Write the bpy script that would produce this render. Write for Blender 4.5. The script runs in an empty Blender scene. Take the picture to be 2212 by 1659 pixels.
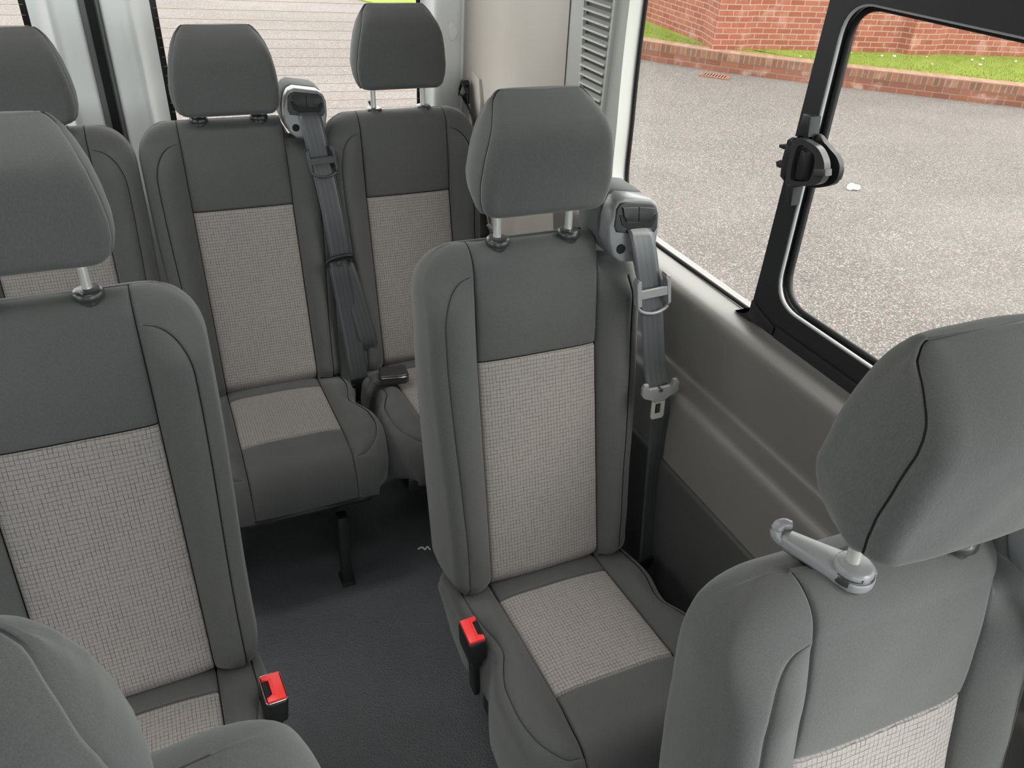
import bpy, bmesh, math, random
import numpy as np
from mathutils import Vector, Matrix

random.seed(7)
rng = np.random.default_rng(11)
SC = bpy.context.scene
COL = SC.collection

# ------------------------------------------------------------------ camera
CAM_F, CAM_YAW, CAM_PITCH, CAM_ROLL, CAM_Z = 1663.6, 26.549, -33.947, 4.076, 1.1659
_y, _p, _r = [math.radians(a) for a in (CAM_YAW, CAM_PITCH, CAM_ROLL)]
fwd = Vector((math.sin(_y) * math.cos(_p), math.cos(_y) * math.cos(_p), math.sin(_p)))
rgt = fwd.cross(Vector((0, 0, 1))).normalized()
upv = rgt.cross(fwd)
r2 = rgt * math.cos(_r) + upv * math.sin(_r)
u2 = -rgt * math.sin(_r) + upv * math.cos(_r)
cam_data = bpy.data.cameras.new('camera')
cam = bpy.data.objects.new('camera', cam_data)
COL.objects.link(cam)
cam_data.sensor_fit = 'HORIZONTAL'
cam_data.sensor_width = 36.0
cam_data.lens = 36.0 * CAM_F / 2212.0
cam_data.clip_start = 0.02
cam_data.clip_end = 200
M = Matrix((r2, u2, -fwd)).transposed().to_4x4()
M.translation = Vector((0, 0, CAM_Z))
cam.matrix_world = M
SC.camera = cam

# ------------------------------------------------------------------ world
SC.view_settings.view_transform = 'Standard'
SC.view_settings.look = 'None'
SC.view_settings.gamma = 1.0
SC.view_settings.exposure = 2.6
SC.view_settings.use_curve_mapping = False
w = bpy.data.worlds.new('overcast_sky')
SC.world = w
w.use_nodes = True
nt = w.node_tree
nt.nodes.clear()
wo = nt.nodes.new('ShaderNodeOutputWorld')
bg = nt.nodes.new('ShaderNodeBackground')
tc = nt.nodes.new('ShaderNodeTexCoord')
sep = nt.nodes.new('ShaderNodeSeparateXYZ')
ramp = nt.nodes.new('ShaderNodeValToRGB')
nt.links.new(tc.outputs['Generated'], sep.inputs[0])
nt.links.new(sep.outputs['Z'], ramp.inputs[0])
ramp.color_ramp.elements[0].position = 0.0
ramp.color_ramp.elements[0].color = (0.62, 0.66, 0.68, 1)
ramp.color_ramp.elements[1].position = 0.7
ramp.color_ramp.elements[1].color = (1.0, 1.0, 0.98, 1)
nt.links.new(ramp.outputs[0], bg.inputs[0])
bg.inputs[1].default_value = 1.5
nt.links.new(bg.outputs[0], wo.inputs[0])
sun_d = bpy.data.lights.new('sun_behind_cloud', 'SUN')
sun_d.energy = 0.8
sun_d.angle = math.radians(35)
sun_d.color = (1.0, 0.97, 0.92)
sun = bpy.data.objects.new('sun_behind_cloud', sun_d)
sun.rotation_euler = (math.radians(35), math.radians(28), 0)
COL.objects.link(sun)
SC.cycles.max_bounces = 10
SC.cycles.diffuse_bounces = 6
SC.cycles.transparent_max_bounces = 12
SC.cycles.use_denoising = True
SC.cycles.sample_clamp_indirect = 4.0
# daylight enters through these openings of the van body: portals only guide the sky light, they emit nothing
def portal(loc, rot, sx, sy):
    d = bpy.data.lights.new('sky_portal', 'AREA')
    d.shape = 'RECTANGLE'; d.size = sx; d.size_y = sy
    d.cycles.is_portal = True
    o = bpy.data.objects.new('sky_portal', d)
    o.location = loc; o.rotation_euler = rot
    COL.objects.link(o)

# ------------------------------------------------------------------ node helpers
def srgb(r, g, b):
    f = lambda c: (c / 255 / 12.92) if c / 255 <= 0.04045 else ((c / 255 + 0.055) / 1.055) ** 2.4
    return (f(r), f(g), f(b), 1)

class NT:
    def __init__(s, name):
        s.m = bpy.data.materials.new(name)
        s.m.use_nodes = True
        s.t = s.m.node_tree
        s.t.nodes.clear()
        s.out = s.n('ShaderNodeOutputMaterial')
    def n(s, typ, **kw):
        nd = s.t.nodes.new(typ)
        for k, v in kw.items():
            if k[0] == '_': setattr(nd, k[1:], v)
        return nd
    def l(s, a, b): s.t.links.new(a, b)
    def noise(s, vec, scale, detail=3, rough=0.6):
        nd = s.n('ShaderNodeTexNoise')
        nd.inputs['Scale'].default_value = scale
        nd.inputs['Detail'].default_value = detail
        nd.inputs['Roughness'].default_value = rough
        if vec is not None: s.l(vec, nd.inputs['Vector'])
        return nd.outputs['Fac']
    def math(s, op, a, b=None, c=None):
        nd = s.n('ShaderNodeMath'); nd.operation = op
        for i, v in enumerate((a, b, c)):
            if v is None: continue
            if isinstance(v, (int, float)): nd.inputs[i].default_value = v
            else: s.l(v, nd.inputs[i])
        return nd.outputs[0]
    def mix(s, fac, a, b, mode='MIX'):
        nd = s.n('ShaderNodeMix'); nd.data_type = 'RGBA'; nd.blend_type = mode
        for i, v in ((0, fac), (6, a), (7, b)):
            if isinstance(v, (int, float, tuple)): nd.inputs[i].default_value = v
            else: s.l(v, nd.inputs[i])
        return nd.outputs[2]
    def ramp(s, fac, stops):
        nd = s.n('ShaderNodeValToRGB'); cr = nd.color_ramp
        while len(cr.elements) < len(stops): cr.elements.new(0.5)
        for e, (p, c) in zip(cr.elements, stops):
            e.position = p; e.color = c if isinstance(c, tuple) else (c, c, c, 1)
        s.l(fac, nd.inputs[0])
        return nd.outputs[0]
    def bump(s, h, strength, dist):
        nd = s.n('ShaderNodeBump')
        nd.inputs['Strength'].default_value = strength
        nd.inputs['Distance'].default_value = dist
        s.l(h, nd.inputs['Height'])
        return nd.outputs[0]
    def bsdf(s, color, rough=0.5, metal=0, normal=None, sheen=0, spec=0.5, coat=0):
        b = s.n('ShaderNodeBsdfPrincipled')
        if isinstance(color, tuple): b.inputs['Base Color'].default_value = color
        else: s.l(color, b.inputs['Base Color'])
        if isinstance(rough, (int, float)): b.inputs['Roughness'].default_value = rough
        else: s.l(rough, b.inputs['Roughness'])
        b.inputs['Metallic'].default_value = metal
        b.inputs['Specular IOR Level'].default_value = spec
        b.inputs['Coat Weight'].default_value = coat
        if sheen:
            b.inputs['Sheen Weight'].default_value = sheen
            b.inputs['Sheen Roughness'].default_value = 0.5
            b.inputs['Sheen Tint'].default_value = (0.95, 0.97, 0.96, 1)
        if normal is not None: s.l(normal, b.inputs['Normal'])
        s.l(b.outputs[0], s.out.inputs[0])
        return b

def plain(name, col, rough=0.5, metal=0, nscale=0, nstr=0.1, ndist=0.0005, spec=0.5, vary=0.0, coat=0):
    t = NT(name)
    tcn = t.n('ShaderNodeTexCoord').outputs['Object']
    nrm = None
    if nscale: nrm = t.bump(t.noise(tcn, nscale, 2), nstr, ndist)
    c = col
    if vary:
        f = t.noise(tcn, 9, 4)
        c = t.mix(f, tuple(x * (1 - vary) for x in col[:3]) + (1,), tuple(min(1, x * (1 + vary)) for x in col[:3]) + (1,))
    t.bsdf(c, rough, metal, nrm, spec=spec, coat=coat)
    return t.m

def fabric(name, col):
    t = NT(name)
    ob = t.n('ShaderNodeTexCoord').outputs['Object']
    big = t.noise(ob, 6, 4)
    dust = t.ramp(t.noise(ob, 22, 5, 0.7), [(0.60, 0.0), (0.80, 1.0)])
    c = t.mix(big, tuple(x * 0.88 for x in col[:3]) + (1,), tuple(x * 1.10 for x in col[:3]) + (1,))
    c = t.mix(t.math('MULTIPLY', dust, 0.12), c, tuple(min(1, x * 1.9) for x in col[:3]) + (1,))
    fine = t.noise(ob, 900, 2)
    tw = t.n('ShaderNodeMapping'); tw.inputs['Rotation'].default_value = (0.5, math.radians(40), 0.6); tw.inputs['Scale'].default_value = (1.0, 1.0, 0.22)
    t.l(ob, tw.inputs[0])
    tn = t.noise(tw.outputs[0], 950, 1)
    c = t.mix(t.math('MULTIPLY_ADD', tn, 1.2, -0.35), c, tuple(x * 1.5 for x in col[:3]) + (1,))
    h = t.math('ADD', fine, tn)
    t.bsdf(c, 0.92, 0, t.bump(h, 0.35, 0.0006), sheen=0.18, spec=0.25)
    return t.m

def checked(name, light, dark):
    t = NT(name)
    uv = t.n('ShaderNodeTexCoord').outputs['UV']
    # slight waver of the threads
    nz = t.n('ShaderNodeTexNoise'); nz.inputs['Scale'].default_value = 70; nz.inputs['Detail'].default_value = 1
    t.l(uv, nz.inputs['Vector'])
    off = t.n('ShaderNodeVectorMath'); off.operation = 'MULTIPLY_ADD'
    t.l(nz.outputs['Color'], off.inputs[0]); off.inputs[1].default_value = (0.0016, 0.0022, 0); t.l(uv, off.inputs[2])
    sp = t.n('ShaderNodeSeparateXYZ'); t.l(off.outputs[0], sp.inputs[0])
    def line(v, period, width):
        a = t.math('DIVIDE', v, period)
        f = t.math('FRACT', a)
        d = t.math('ABSOLUTE', t.math('SUBTRACT', f, 0.5))
        mr = t.n('ShaderNodeMapRange'); mr.interpolation_type = 'SMOOTHSTEP'
        t.l(d, mr.inputs[0]); mr.inputs[1].default_value = 0.5 - width * 1.7; mr.inputs[2].default_value = 0.5 - width * 0.4
        return mr.outputs[0], a
    lx, ax = line(sp.outputs[0], 0.0062, 0.072)
    ly, ay = line(sp.outputs[1], 0.0074, 0.060)
    # thread strength varies cell by cell so lines break up
    cm = t.n('ShaderNodeCombineXYZ')
    t.l(t.math('FLOOR', t.math('ADD', ax, 0.5)), cm.inputs[0]); t.l(t.math('FLOOR', ay), cm.inputs[1])
    wn = t.n('ShaderNodeTexWhiteNoise'); wn.noise_dimensions = '2D'; t.l(cm.outputs[0], wn.inputs[0])
    cm2 = t.n('ShaderNodeCombineXYZ')
    t.l(t.math('FLOOR', ax), cm2.inputs[0]); t.l(t.math('ADD', t.math('FLOOR', t.math('ADD', ay, 0.5)), 77.0), cm2.inputs[1])
    wn2 = t.n('ShaderNodeTexWhiteNoise'); wn2.noise_dimensions = '2D'; t.l(cm2.outputs[0], wn2.inputs[0])
    sx = t.math('MULTIPLY', lx, t.math('MULTIPLY_ADD', wn.outputs[0], 0.75, 0.25))
    sy = t.math('MULTIPLY', ly, t.math('MULTIPLY_ADD', wn2.outputs[0], 0.55, 0.45))
    g = t.math('MAXIMUM', sx, sy)
    fuzz = t.noise(uv, 700, 2)
    mot = t.noise(uv, 12, 3)
    lc = t.mix(t.math('MULTIPLY_ADD', fuzz, 1.6, -0.3), tuple(x * 0.72 for x in light[:3]) + (1,), tuple(x * 1.25 for x in light[:3]) + (1,))
    lc = t.mix(t.math('MULTIPLY', mot, 0.3), lc, tuple(x * 0.8 for x in light[:3]) + (1,))
    c = t.mix(t.math('MULTIPLY', g, 0.9), lc, dark)
    h = t.math('ADD', t.math('MULTIPLY', g, -1.0), t.math('MULTIPLY', fuzz, 0.5))
    t.bsdf(c, 0.95, 0, t.bump(h, 0.5, 0.0008), sheen=0.1, spec=0.2)
    return t.m

def glass(name, tint, refl=0.04):
    t = NT(name)
    tr = t.n('ShaderNodeBsdfTransparent'); tr.inputs[0].default_value = tint
    gl = t.n('ShaderNodeBsdfGlossy'); gl.inputs['Roughness'].default_value = 0.0
    fr = t.n('ShaderNodeFresnel'); fr.inputs[0].default_value = 1.45
    mx = t.n('ShaderNodeMixShader')
    geo = t.n('ShaderNodeNewGeometry')
    t.l(t.math('MULTIPLY', fr.outputs[0], t.math('MULTIPLY', t.math('SUBTRACT', 1.0, geo.outputs['Backfacing']), refl / 0.04 * 0.7)), mx.inputs[0])
    t.l(tr.outputs[0], mx.inputs[1]); t.l(gl.outputs[0], mx.inputs[2])
    t.l(mx.outputs[0], t.out.inputs[0])
    return t.m

FAB = fabric('charcoal_seat_fabric', (0.067, 0.069, 0.068, 1))
SEAM_SHADE = plain('seam_groove_shade', (0.018, 0.018, 0.019, 1), 0.9, spec=0.1)  # crevice shade of the seams, painted dark onto the groove faces
CHK = checked('checked_grey_seat_fabric', (0.27, 0.252, 0.24, 1), (0.060, 0.056, 0.054, 1))
BLKP = plain('black_plastic', (0.013, 0.013, 0.014, 1), 0.42, nscale=600, nstr=0.15, ndist=0.0003, spec=0.35)
DGP = plain('dark_grey_plastic', (0.045, 0.045, 0.047, 1), 0.38, nscale=500, nstr=0.1, ndist=0.0003)
GUIDEP = plain('post_guide_plastic', (0.030, 0.030, 0.031, 1), 0.30)
MGP = plain('mid_grey_plastic', (0.20, 0.205, 0.21, 1), 0.32, nscale=500, nstr=0.1, ndist=0.0003)
OUTP = plain('belt_outlet_plastic', (0.16, 0.165, 0.17, 1), 0.3, nscale=500, nstr=0.1, ndist=0.0003)
TRIM = plain('grey_trim_plastic', (0.42, 0.425, 0.40, 1), 0.5, nscale=350, nstr=0.12, ndist=0.0003)
LOWT = plain('warm_grey_lower_trim_plastic', (0.158, 0.152, 0.142, 1), 0.45, nscale=350, nstr=0.2, ndist=0.0004, vary=0.06)
PILT = plain('beige_grey_pillar_trim', (0.48, 0.445, 0.40, 1), 0.55, nscale=350, nstr=0.12, ndist=0.0003)
PAINT = plain('white_door_paint', (0.80, 0.83, 0.83, 1), 0.28, coat=0.4)
RUB = plain('black_rubber', (0.007, 0.007, 0.008, 1), 0.6, spec=0.25)
GREYRUB = plain('grey_door_edge_seal', (0.11, 0.11, 0.115, 1), 0.5)
STEEL = plain('bright_steel', (0.62, 0.62, 0.60, 1), 0.25, metal=1.0)
DSTEEL = plain('dark_painted_steel', (0.02, 0.02, 0.021, 1), 0.35, vary=0.3)
POSTM = plain('pale_metal_post', (0.60, 0.60, 0.56, 1), 0.3, metal=0.55)
RED = plain('red_release_button_plastic', (0.80, 0.035, 0.035, 1), 0.35)
HEAD = plain('headliner_fabric', (0.80, 0.79, 0.76, 1), 0.9)
PAPER = plain('white_paper', (0.8, 0.8, 0.78, 1), 0.8)
SEALG = plain('glossy_window_seal', (0.35, 0.36, 0.36, 1), 0.15)
FRIT = plain('black_glass_frit', (0.01, 0.01, 0.01, 1), 0.2)
WIRE = plain('heater_wire', (0.42, 0.25, 0.12, 1), 0.5)
GLS = glass('side_window_glass', (0.80, 0.80, 0.79, 1))
GLR = glass('rear_window_glass', (0.84, 0.83, 0.82, 1))
GLC = glass('clear_cab_glass', (0.93, 0.95, 0.94, 1))

def webbing():
    t = NT('belt_webbing')
    uv = t.n('ShaderNodeTexCoord').outputs['UV']
    wv = t.n('ShaderNodeTexWave'); wv.bands_direction = 'Y'; wv.inputs['Scale'].default_value = 180
    wv.inputs['Distortion'].default_value = 0.5
    t.l(uv, wv.inputs[0])
    wx = t.n('ShaderNodeTexWave'); wx.bands_direction = 'X'; wx.inputs['Scale'].default_value = 28
    t.l(uv, wx.inputs[0])
    c = t.mix(wx.outputs['Fac'], (0.036, 0.039, 0.043, 1), (0.048, 0.052, 0.057, 1))
    h = t.math('ADD', wv.outputs['Fac'], t.math('MULTIPLY', wx.outputs['Fac'], 0.5))
    t.bsdf(c, 0.36, 0, t.bump(h, 0.2, 0.0003), sheen=0.1, spec=0.8)
    return t.m
WEB = webbing()

def floor_mat():
    t = NT('black_textured_rubber_floor')
    ob = t.n('ShaderNodeTexCoord').outputs['Object']
    vo = t.n('ShaderNodeTexVoronoi'); vo.inputs['Scale'].default_value = 260; t.l(ob, vo.inputs['Vector'])
    n1 = t.noise(ob, 160, 3); n2 = t.noise(ob, 5, 4)
    h = t.math('ADD', vo.outputs['Distance'], n1)
    c = t.mix(n2, (0.070, 0.077, 0.083, 1), (0.105, 0.114, 0.123, 1))
    r = t.math('MULTIPLY_ADD', n2, 0.2, 0.38)
    t.bsdf(c, r, 0, t.bump(h, 0.6, 0.0018), spec=0.5)
    return t.m
FLOOR = floor_mat()

def asphalt():
    t = NT('chipping_asphalt')
    ob = t.n('ShaderNodeTexCoord').outputs['Object']
    vo = t.n('ShaderNodeTexVoronoi'); vo.inputs['Scale'].default_value = 105; t.l(ob, vo.inputs['Vector'])
    hs = t.n('ShaderNodeSeparateColor'); t.l(vo.outputs['Color'], hs.inputs[0])
    chip = t.ramp(hs.outputs[0], [(0.0, (0.030, 0.027, 0.025, 1)), (0.40, (0.062, 0.056, 0.051, 1)), (0.70, (0.105, 0.095, 0.086, 1)), (1.0, (0.24, 0.22, 0.198, 1))])
    redm = t.ramp(hs.outputs[1], [(0.982, 0.0), (0.988, 1.0)])
    chip = t.mix(redm, chip, (0.1974, 0.0611, 0.0329, 1))
    gap = t.ramp(vo.outputs['Distance'], [(0.30, 0.0), (0.62, 1.0)])
    c = t.mix(t.math('MULTIPLY', gap, 0.55), chip, (0.0423, 0.0385, 0.0367, 1))
    lg = t.noise(ob, 0.9, 5)
    c = t.mix(t.math('MULTIPLY', lg, 0.45), c, (0.0752, 0.0681, 0.0635, 1))
    # worn bright patches
    pt = t.ramp(t.noise(ob, 0.35, 4), [(0.42, 0.0), (0.66, 1.0)])
    c = t.mix(t.math('MULTIPLY', pt, 0.22), c, (0.1598, 0.1457, 0.1363, 1))
    mpn = t.n('ShaderNodeMapping'); mpn.inputs['Rotation'].default_value = (0, 0, 0.35); mpn.inputs['Scale'].default_value = (0.5, 2.6, 1)
    t.l(ob, mpn.inputs[0])
    st = t.ramp(t.noise(mpn.outputs[0], 1.1, 5, 0.65), [(0.45, 0.0), (0.68, 1.0)])
    c = t.mix(t.math('MULTIPLY', st, 0.25), c, (0.0564, 0.0517, 0.0493, 1))
    t.bsdf(c, 0.85, 0, t.bump(vo.outputs['Distance'], 0.5, 0.004), spec=0.3)
    return t.m
ASPH = asphalt()

def brick(name, bw, bh, offset, mortar, c1, c2, mc, seed=0.0, dirt=0.25):
    t = NT(name)
    uv = t.n('ShaderNodeTexCoord').outputs['UV']
    nz = t.n('ShaderNodeTexNoise'); nz.inputs['Scale'].default_value = 9; t.l(uv, nz.inputs['Vector'])
    ma = t.n('ShaderNodeVectorMath'); ma.operation = 'MULTIPLY_ADD'
    t.l(nz.outputs['Color'], ma.inputs[0]); ma.inputs[1].default_value = (0.007, 0.007, 0); t.l(uv, ma.inputs[2])
    b = t.n('ShaderNodeTexBrick')
    b.offset = offset; b.squash = 1.0
    b.inputs['Color1'].default_value = c1; b.inputs['Color2'].default_value = c2; b.inputs['Mortar'].default_value = mc
    b.inputs['Scale'].default_value = 1.0
    b.inputs['Mortar Size'].default_value = mortar; b.inputs['Mortar Smooth'].default_value = 0.2
    b.inputs['Bias'].default_value = 0.0
    b.inputs['Brick Width'].default_value = bw; b.inputs['Row Height'].default_value = bh
    t.l(ma.outputs[0], b.inputs['Vector'])
    mp = t.n('ShaderNodeMapping'); mp.inputs['Location'].default_value = (seed, seed, 0); t.l(uv, mp.inputs[0])
    # whole-brick patches of paler, dusty bricks
    dirtm = t.ramp(t.noise(mp.outputs[0], 3.2, 3), [(0.55, 0.0), (0.68, 1.0)])
    c = t.mix(t.math('MULTIPLY', dirtm, dirt), b.outputs['Color'], (0.46, 0.34, 0.28, 1))
    sp = t.noise(uv, 55, 3)
    c = t.mix(t.math('MULTIPLY', sp, 0.35), c, (0.0900, 0.0338, 0.0203, 1))
    h = t.math('MULTIPLY', b.outputs['Fac'], -1.0)
    t.bsdf(c, 0.9, 0, t.bump(h, 0.6, 0.006), spec=0.2)
    return t.m
BRK = brick('red_brick_wall', 0.225, 0.075, 0.5, 0.0075, (0.235, 0.078, 0.046, 1), (0.170, 0.050, 0.029, 1), (0.25, 0.19, 0.145, 1))
KBRK = brick('kerb_wall_brick', 0.225, 0.075, 0.5, 0.008, (0.1800, 0.0675, 0.0405, 1), (0.1170, 0.0450, 0.0293, 1), (0.1485, 0.1170, 0.0855, 1), 3.0, 0.35)
KTOP = brick('brick_on_edge_coping', 0.075, 0.112, 0.0, 0.010, (0.1890, 0.0810, 0.0450, 1), (0.1080, 0.0540, 0.0338, 1), (0.1620, 0.1260, 0.0900, 1), 5.0, 0.2)
KTOP2 = brick('brick_on_edge_coping_top', 0.075, 0.30, 0.0, 0.008, (0.24, 0.14, 0.10, 1), (0.19, 0.105, 0.075, 1), (0.18, 0.135, 0.11, 1), 5.0, 0.2)

def grassm():
    t = NT('lawn_grass')
    ob = t.n('ShaderNodeTexCoord').outputs['Object']
    n1 = t.noise(ob, 45, 4, 0.7); n2 = t.noise(ob, 2.2, 4)
    c = t.mix(n1, (0.12, 0.15, 0.022, 1), (0.30, 0.33, 0.075, 1))
    c = t.mix(n2, c, (0.1170, 0.1710, 0.0270, 1))
    dry = t.ramp(t.noise(ob, 7, 4), [(0.6, 0.0), (0.78, 1.0)])
    c = t.mix(t.math('MULTIPLY', dry, 0.35), c, (0.2025, 0.1890, 0.0720, 1))
    t.bsdf(c, 0.95, 0, t.bump(n1, 1.0, 0.03), spec=0.1)
    return t.m
GRASS = grassm()

# ------------------------------------------------------------------ mesh helpers
def link_mesh(name, me, parent=None):
    o = bpy.data.objects.new(name, me)
    COL.objects.link(o)
    if parent is not None: o.parent = parent
    return o

def mk(name, verts, faces, mat, smooth=True, uvs=None):
    me = bpy.data.meshes.new(name)
    me.from_pydata([tuple(map(float, v)) for v in verts], [], [tuple(map(int, f)) for f in faces])
    me.materials.append(mat)
    if smooth: me.polygons.foreach_set('use_smooth', [True] * len(me.polygons))
    if uvs is not None:
        ul = me.uv_layers.new(name='UVMap')
        vi = np.empty(len(me.loops), dtype=np.int32); me.loops.foreach_get('vertex_index', vi)
        ul.data.foreach_set('uv', np.asarray(uvs, dtype=np.float32)[vi].ravel())
    me.update()
    return me

class MB:
    """collects simple solids into one mesh"""
    def __init__(s): s.bm = bmesh.new()
    def box(s, c, size, rot=(0, 0, 0), bev=0.0, seg=2):
        b = bmesh.new()
        bmesh.ops.create_cube(b, size=1.0)
        bmesh.ops.scale(b, vec=size, verts=b.verts)
        if bev: bmesh.ops.bevel(b, geom=b.edges[:], offset=bev, segments=seg, profile=0.5, affect='EDGES')
        m = Matrix.Translation(c) @ Matrix.Rotation(rot[2], 4, 'Z') @ Matrix.Rotation(rot[1], 4, 'Y') @ Matrix.Rotation(rot[0], 4, 'X')
        bmesh.ops.transform(b, matrix=m, verts=b.verts)
        s.join(b); return s
    def join(s, b):
        me = bpy.data.meshes.new('tmp'); b.to_mesh(me); s.bm.from_mesh(me); bpy.data.meshes.remove(me); b.free()
    def cyl(s, p0, p1, r0, r1=None, n=20, bev=0.0):
        p0, p1 = Vector(p0), Vector(p1); r1 = r0 if r1 is None else r1
        d = p1 - p0
        b = bmesh.new()
        bmesh.ops.create_cone(b, cap_ends=True, segments=n, radius1=r0, radius2=r1, depth=d.length)
        if bev:
            es = [e for e in b.edges if abs(e.verts[0].co.z - e.verts[1].co.z) < 1e-6]
            bmesh.ops.bevel(b, geom=es, offset=bev, segments=3, profile=0.5, affect='EDGES')
        m = Matrix.Translation((p0 + p1) / 2) @ d.to_track_quat('Z', 'Y').to_matrix().to_4x4()
        bmesh.ops.transform(b, matrix=m, verts=b.verts)
        s.join(b); return s
    def tube(s, pts, r, n=8, closed=False):
        pts = [Vector(p) for p in pts]; k = len(pts)
        rr = r if isinstance(r, (list, tuple)) else [r] * k
        bm = s.bm; rings = []
        up = Vector((0.31, 0.2, 0.93))
        for i, p in enumerate(pts):
            if closed: tdir = pts[(i + 1) % k] - pts[i - 1]
            else: tdir = pts[min(i + 1, k - 1)] - pts[max(i - 1, 0)]
            tdir.normalize()
            a = tdir.cross(up)
            if a.length < 1e-3: a = tdir.cross(Vector((1, 0, 0)))
            a.normalize(); b2 = tdir.cross(a)
            rings.append([bm.verts.new(p + rr[i] * (a * math.cos(q * 2 * math.pi / n) + b2 * math.sin(q * 2 * math.pi / n))) for q in range(n)])
        for i in range(k if closed else k - 1):
            A, B = rings[i], rings[(i + 1) % k]
            for q in range(n): bm.faces.new((A[q], A[(q + 1) % n], B[(q + 1) % n], B[q]))
        if not closed:
            bm.faces.new(rings[0]); bm.faces.new(list(reversed(rings[-1])))
        return s
    def prism(s, poly, to3, d0, d1, bev=0.0, seg=2):
        """poly of 2D points; to3(a, b, d) -> 3D"""
        b = bmesh.new()
        A = [b.verts.new(to3(p[0], p[1], d0)) for p in poly]
        B = [b.verts.new(to3(p[0], p[1], d1)) for p in poly]
        n = len(poly)
        fa = b.faces.new(A); fb = b.faces.new(list(reversed(B)))
        for i in range(n): b.faces.new((A[i], B[i], B[(i + 1) % n], A[(i + 1) % n]))
        if bev:
            es = list(fa.edges) + list(fb.edges)
            bmesh.ops.bevel(b, geom=es, offset=bev, segments=seg, profile=0.5, affect='EDGES')
        bmesh.ops.triangulate(b, faces=[f for f in b.faces if len(f.verts) > 4])
        s.join(b); return s
    def ring(s, outer, inner, to3, d0, d1):
        n = len(outer); bm = s.bm
        O0 = [bm.verts.new(to3(*p, d0)) for p in outer]; O1 = [bm.verts.new(to3(*p, d1)) for p in outer]
        I0 = [bm.verts.new(to3(*p, d0)) for p in inner]; I1 = [bm.verts.new(to3(*p, d1)) for p in inner]
        for i in range(n):
            j = (i + 1) % n
            bm.faces.new((O0[i], O0[j], I0[j], I0[i])); bm.faces.new((O1[i], I1[i], I1[j], O1[j]))
            bm.faces.new((O0[i], O1[i], O1[j], O0[j])); bm.faces.new((I0[i], I0[j], I1[j], I1[i]))
        return s
    def mesh(s, name, mat, smooth=None):
        bmesh.ops.recalc_face_normals(s.bm, faces=s.bm.faces[:])
        me = bpy.data.meshes.new(name)
        if smooth is not None:
            for f in s.bm.faces: f.smooth = True
            for e in s.bm.edges:
                if len(e.link_faces) == 2 and e.calc_face_angle(0) > math.radians(smooth): e.smooth = False
        s.bm.to_mesh(me); s.bm.free()
        me.materials.append(mat)
        return me

def empty(name, loc=(0, 0, 0), rz=0.0, parent=None):
    o = bpy.data.objects.new(name, None)
    o.empty_display_size = 0.05
    o.location = loc; o.rotation_euler = (0, 0, rz)
    COL.objects.link(o)
    if parent is not None: o.parent = parent
    return o

def tag(o, label=None, cat=None, group=None, kind=None):
    if label: o['label'] = label
    if cat: o['category'] = cat
    if group: o['group'] = group
    if kind: o['kind'] = kind
    return o

def smooth_path(pts, n):
    """Catmull-Rom through pts"""
    P = [np.array(p, float) for p in pts]
    P = [2 * P[0] - P[1]] + P + [2 * P[-1] - P[-2]]
    out = []
    for i in range(1, len(P) - 2):
        for k in range(n):
            t = k / n
            a, b, c, d = P[i - 1], P[i], P[i + 1], P[i + 2]
            out.append(0.5 * ((2 * b) + (-a + c) * t + (2 * a - 5 * b + 4 * c - d) * t * t + (-a + 3 * b - 3 * c + d) * t ** 3))
    out.append(P[-2])
    return out

def ribbon(name, pts, wdirs, width, mat, thick=0.0013, n=8, nw=6):
    """belt strap: path points, width directions (per point), solid thickness, UV in metres"""
    path = smooth_path(pts, n); wd = smooth_path(wdirs, n)
    V, U, F = [], [], []
    L = 0.0; K = len(path)
    for i in range(K):
        if i: L += np.linalg.norm(path[i] - path[i - 1])
        tg = path[min(i + 1, K - 1)] - path[max(i - 1, 0)]; tg /= np.linalg.norm(tg)
        w_ = wd[i] - tg * (wd[i] @ tg); w_ /= np.linalg.norm(w_)
        nn = np.cross(w_, tg)
        for side in (0.5, -0.5):
            for k in range(nw + 1):
                a = (k / nw - 0.5)
                V.append(path[i] + w_ * width * a + nn * (thick * side * (0.35 if k in (0, nw) else 1)))
                U.append((a * width, L))
    S = 2 * (nw + 1)
    for i in range(K - 1):
        b0, b1 = i * S, (i + 1) * S
        for k in range(nw):
            F.append((b0 + k, b0 + k + 1, b1 + k + 1, b1 + k))
            F.append((b0 + nw + 1 + k, b1 + nw + 1 + k, b1 + nw + 2 + k, b0 + nw + 2 + k))
        F.append((b0, b1, b1 + nw + 1, b0 + nw + 1))
        F.append((b0 + nw, b0 + 2 * nw + 1, b1 + 2 * nw + 1, b1 + nw))
    return mk(name, V, F, mat, True, U)

def wob(u, v, seed=0.0):
    """soft low-frequency wobble for upholstery, about -1..1"""
    return (np.sin(u * 31 + v * 17 + seed) * np.sin(v * 23 - u * 11 + 1.3 * seed) +
            0.6 * np.sin(u * 57 - v * 41 + 2.1 * seed) + 0.4 * np.sin(v * 83 + u * 29 + seed * 3)) / 2.0

def sstep(x, a, b):
    t = np.clip((x - a) / (b - a), 0, 1)
    return t * t * (3 - 2 * t)

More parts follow.
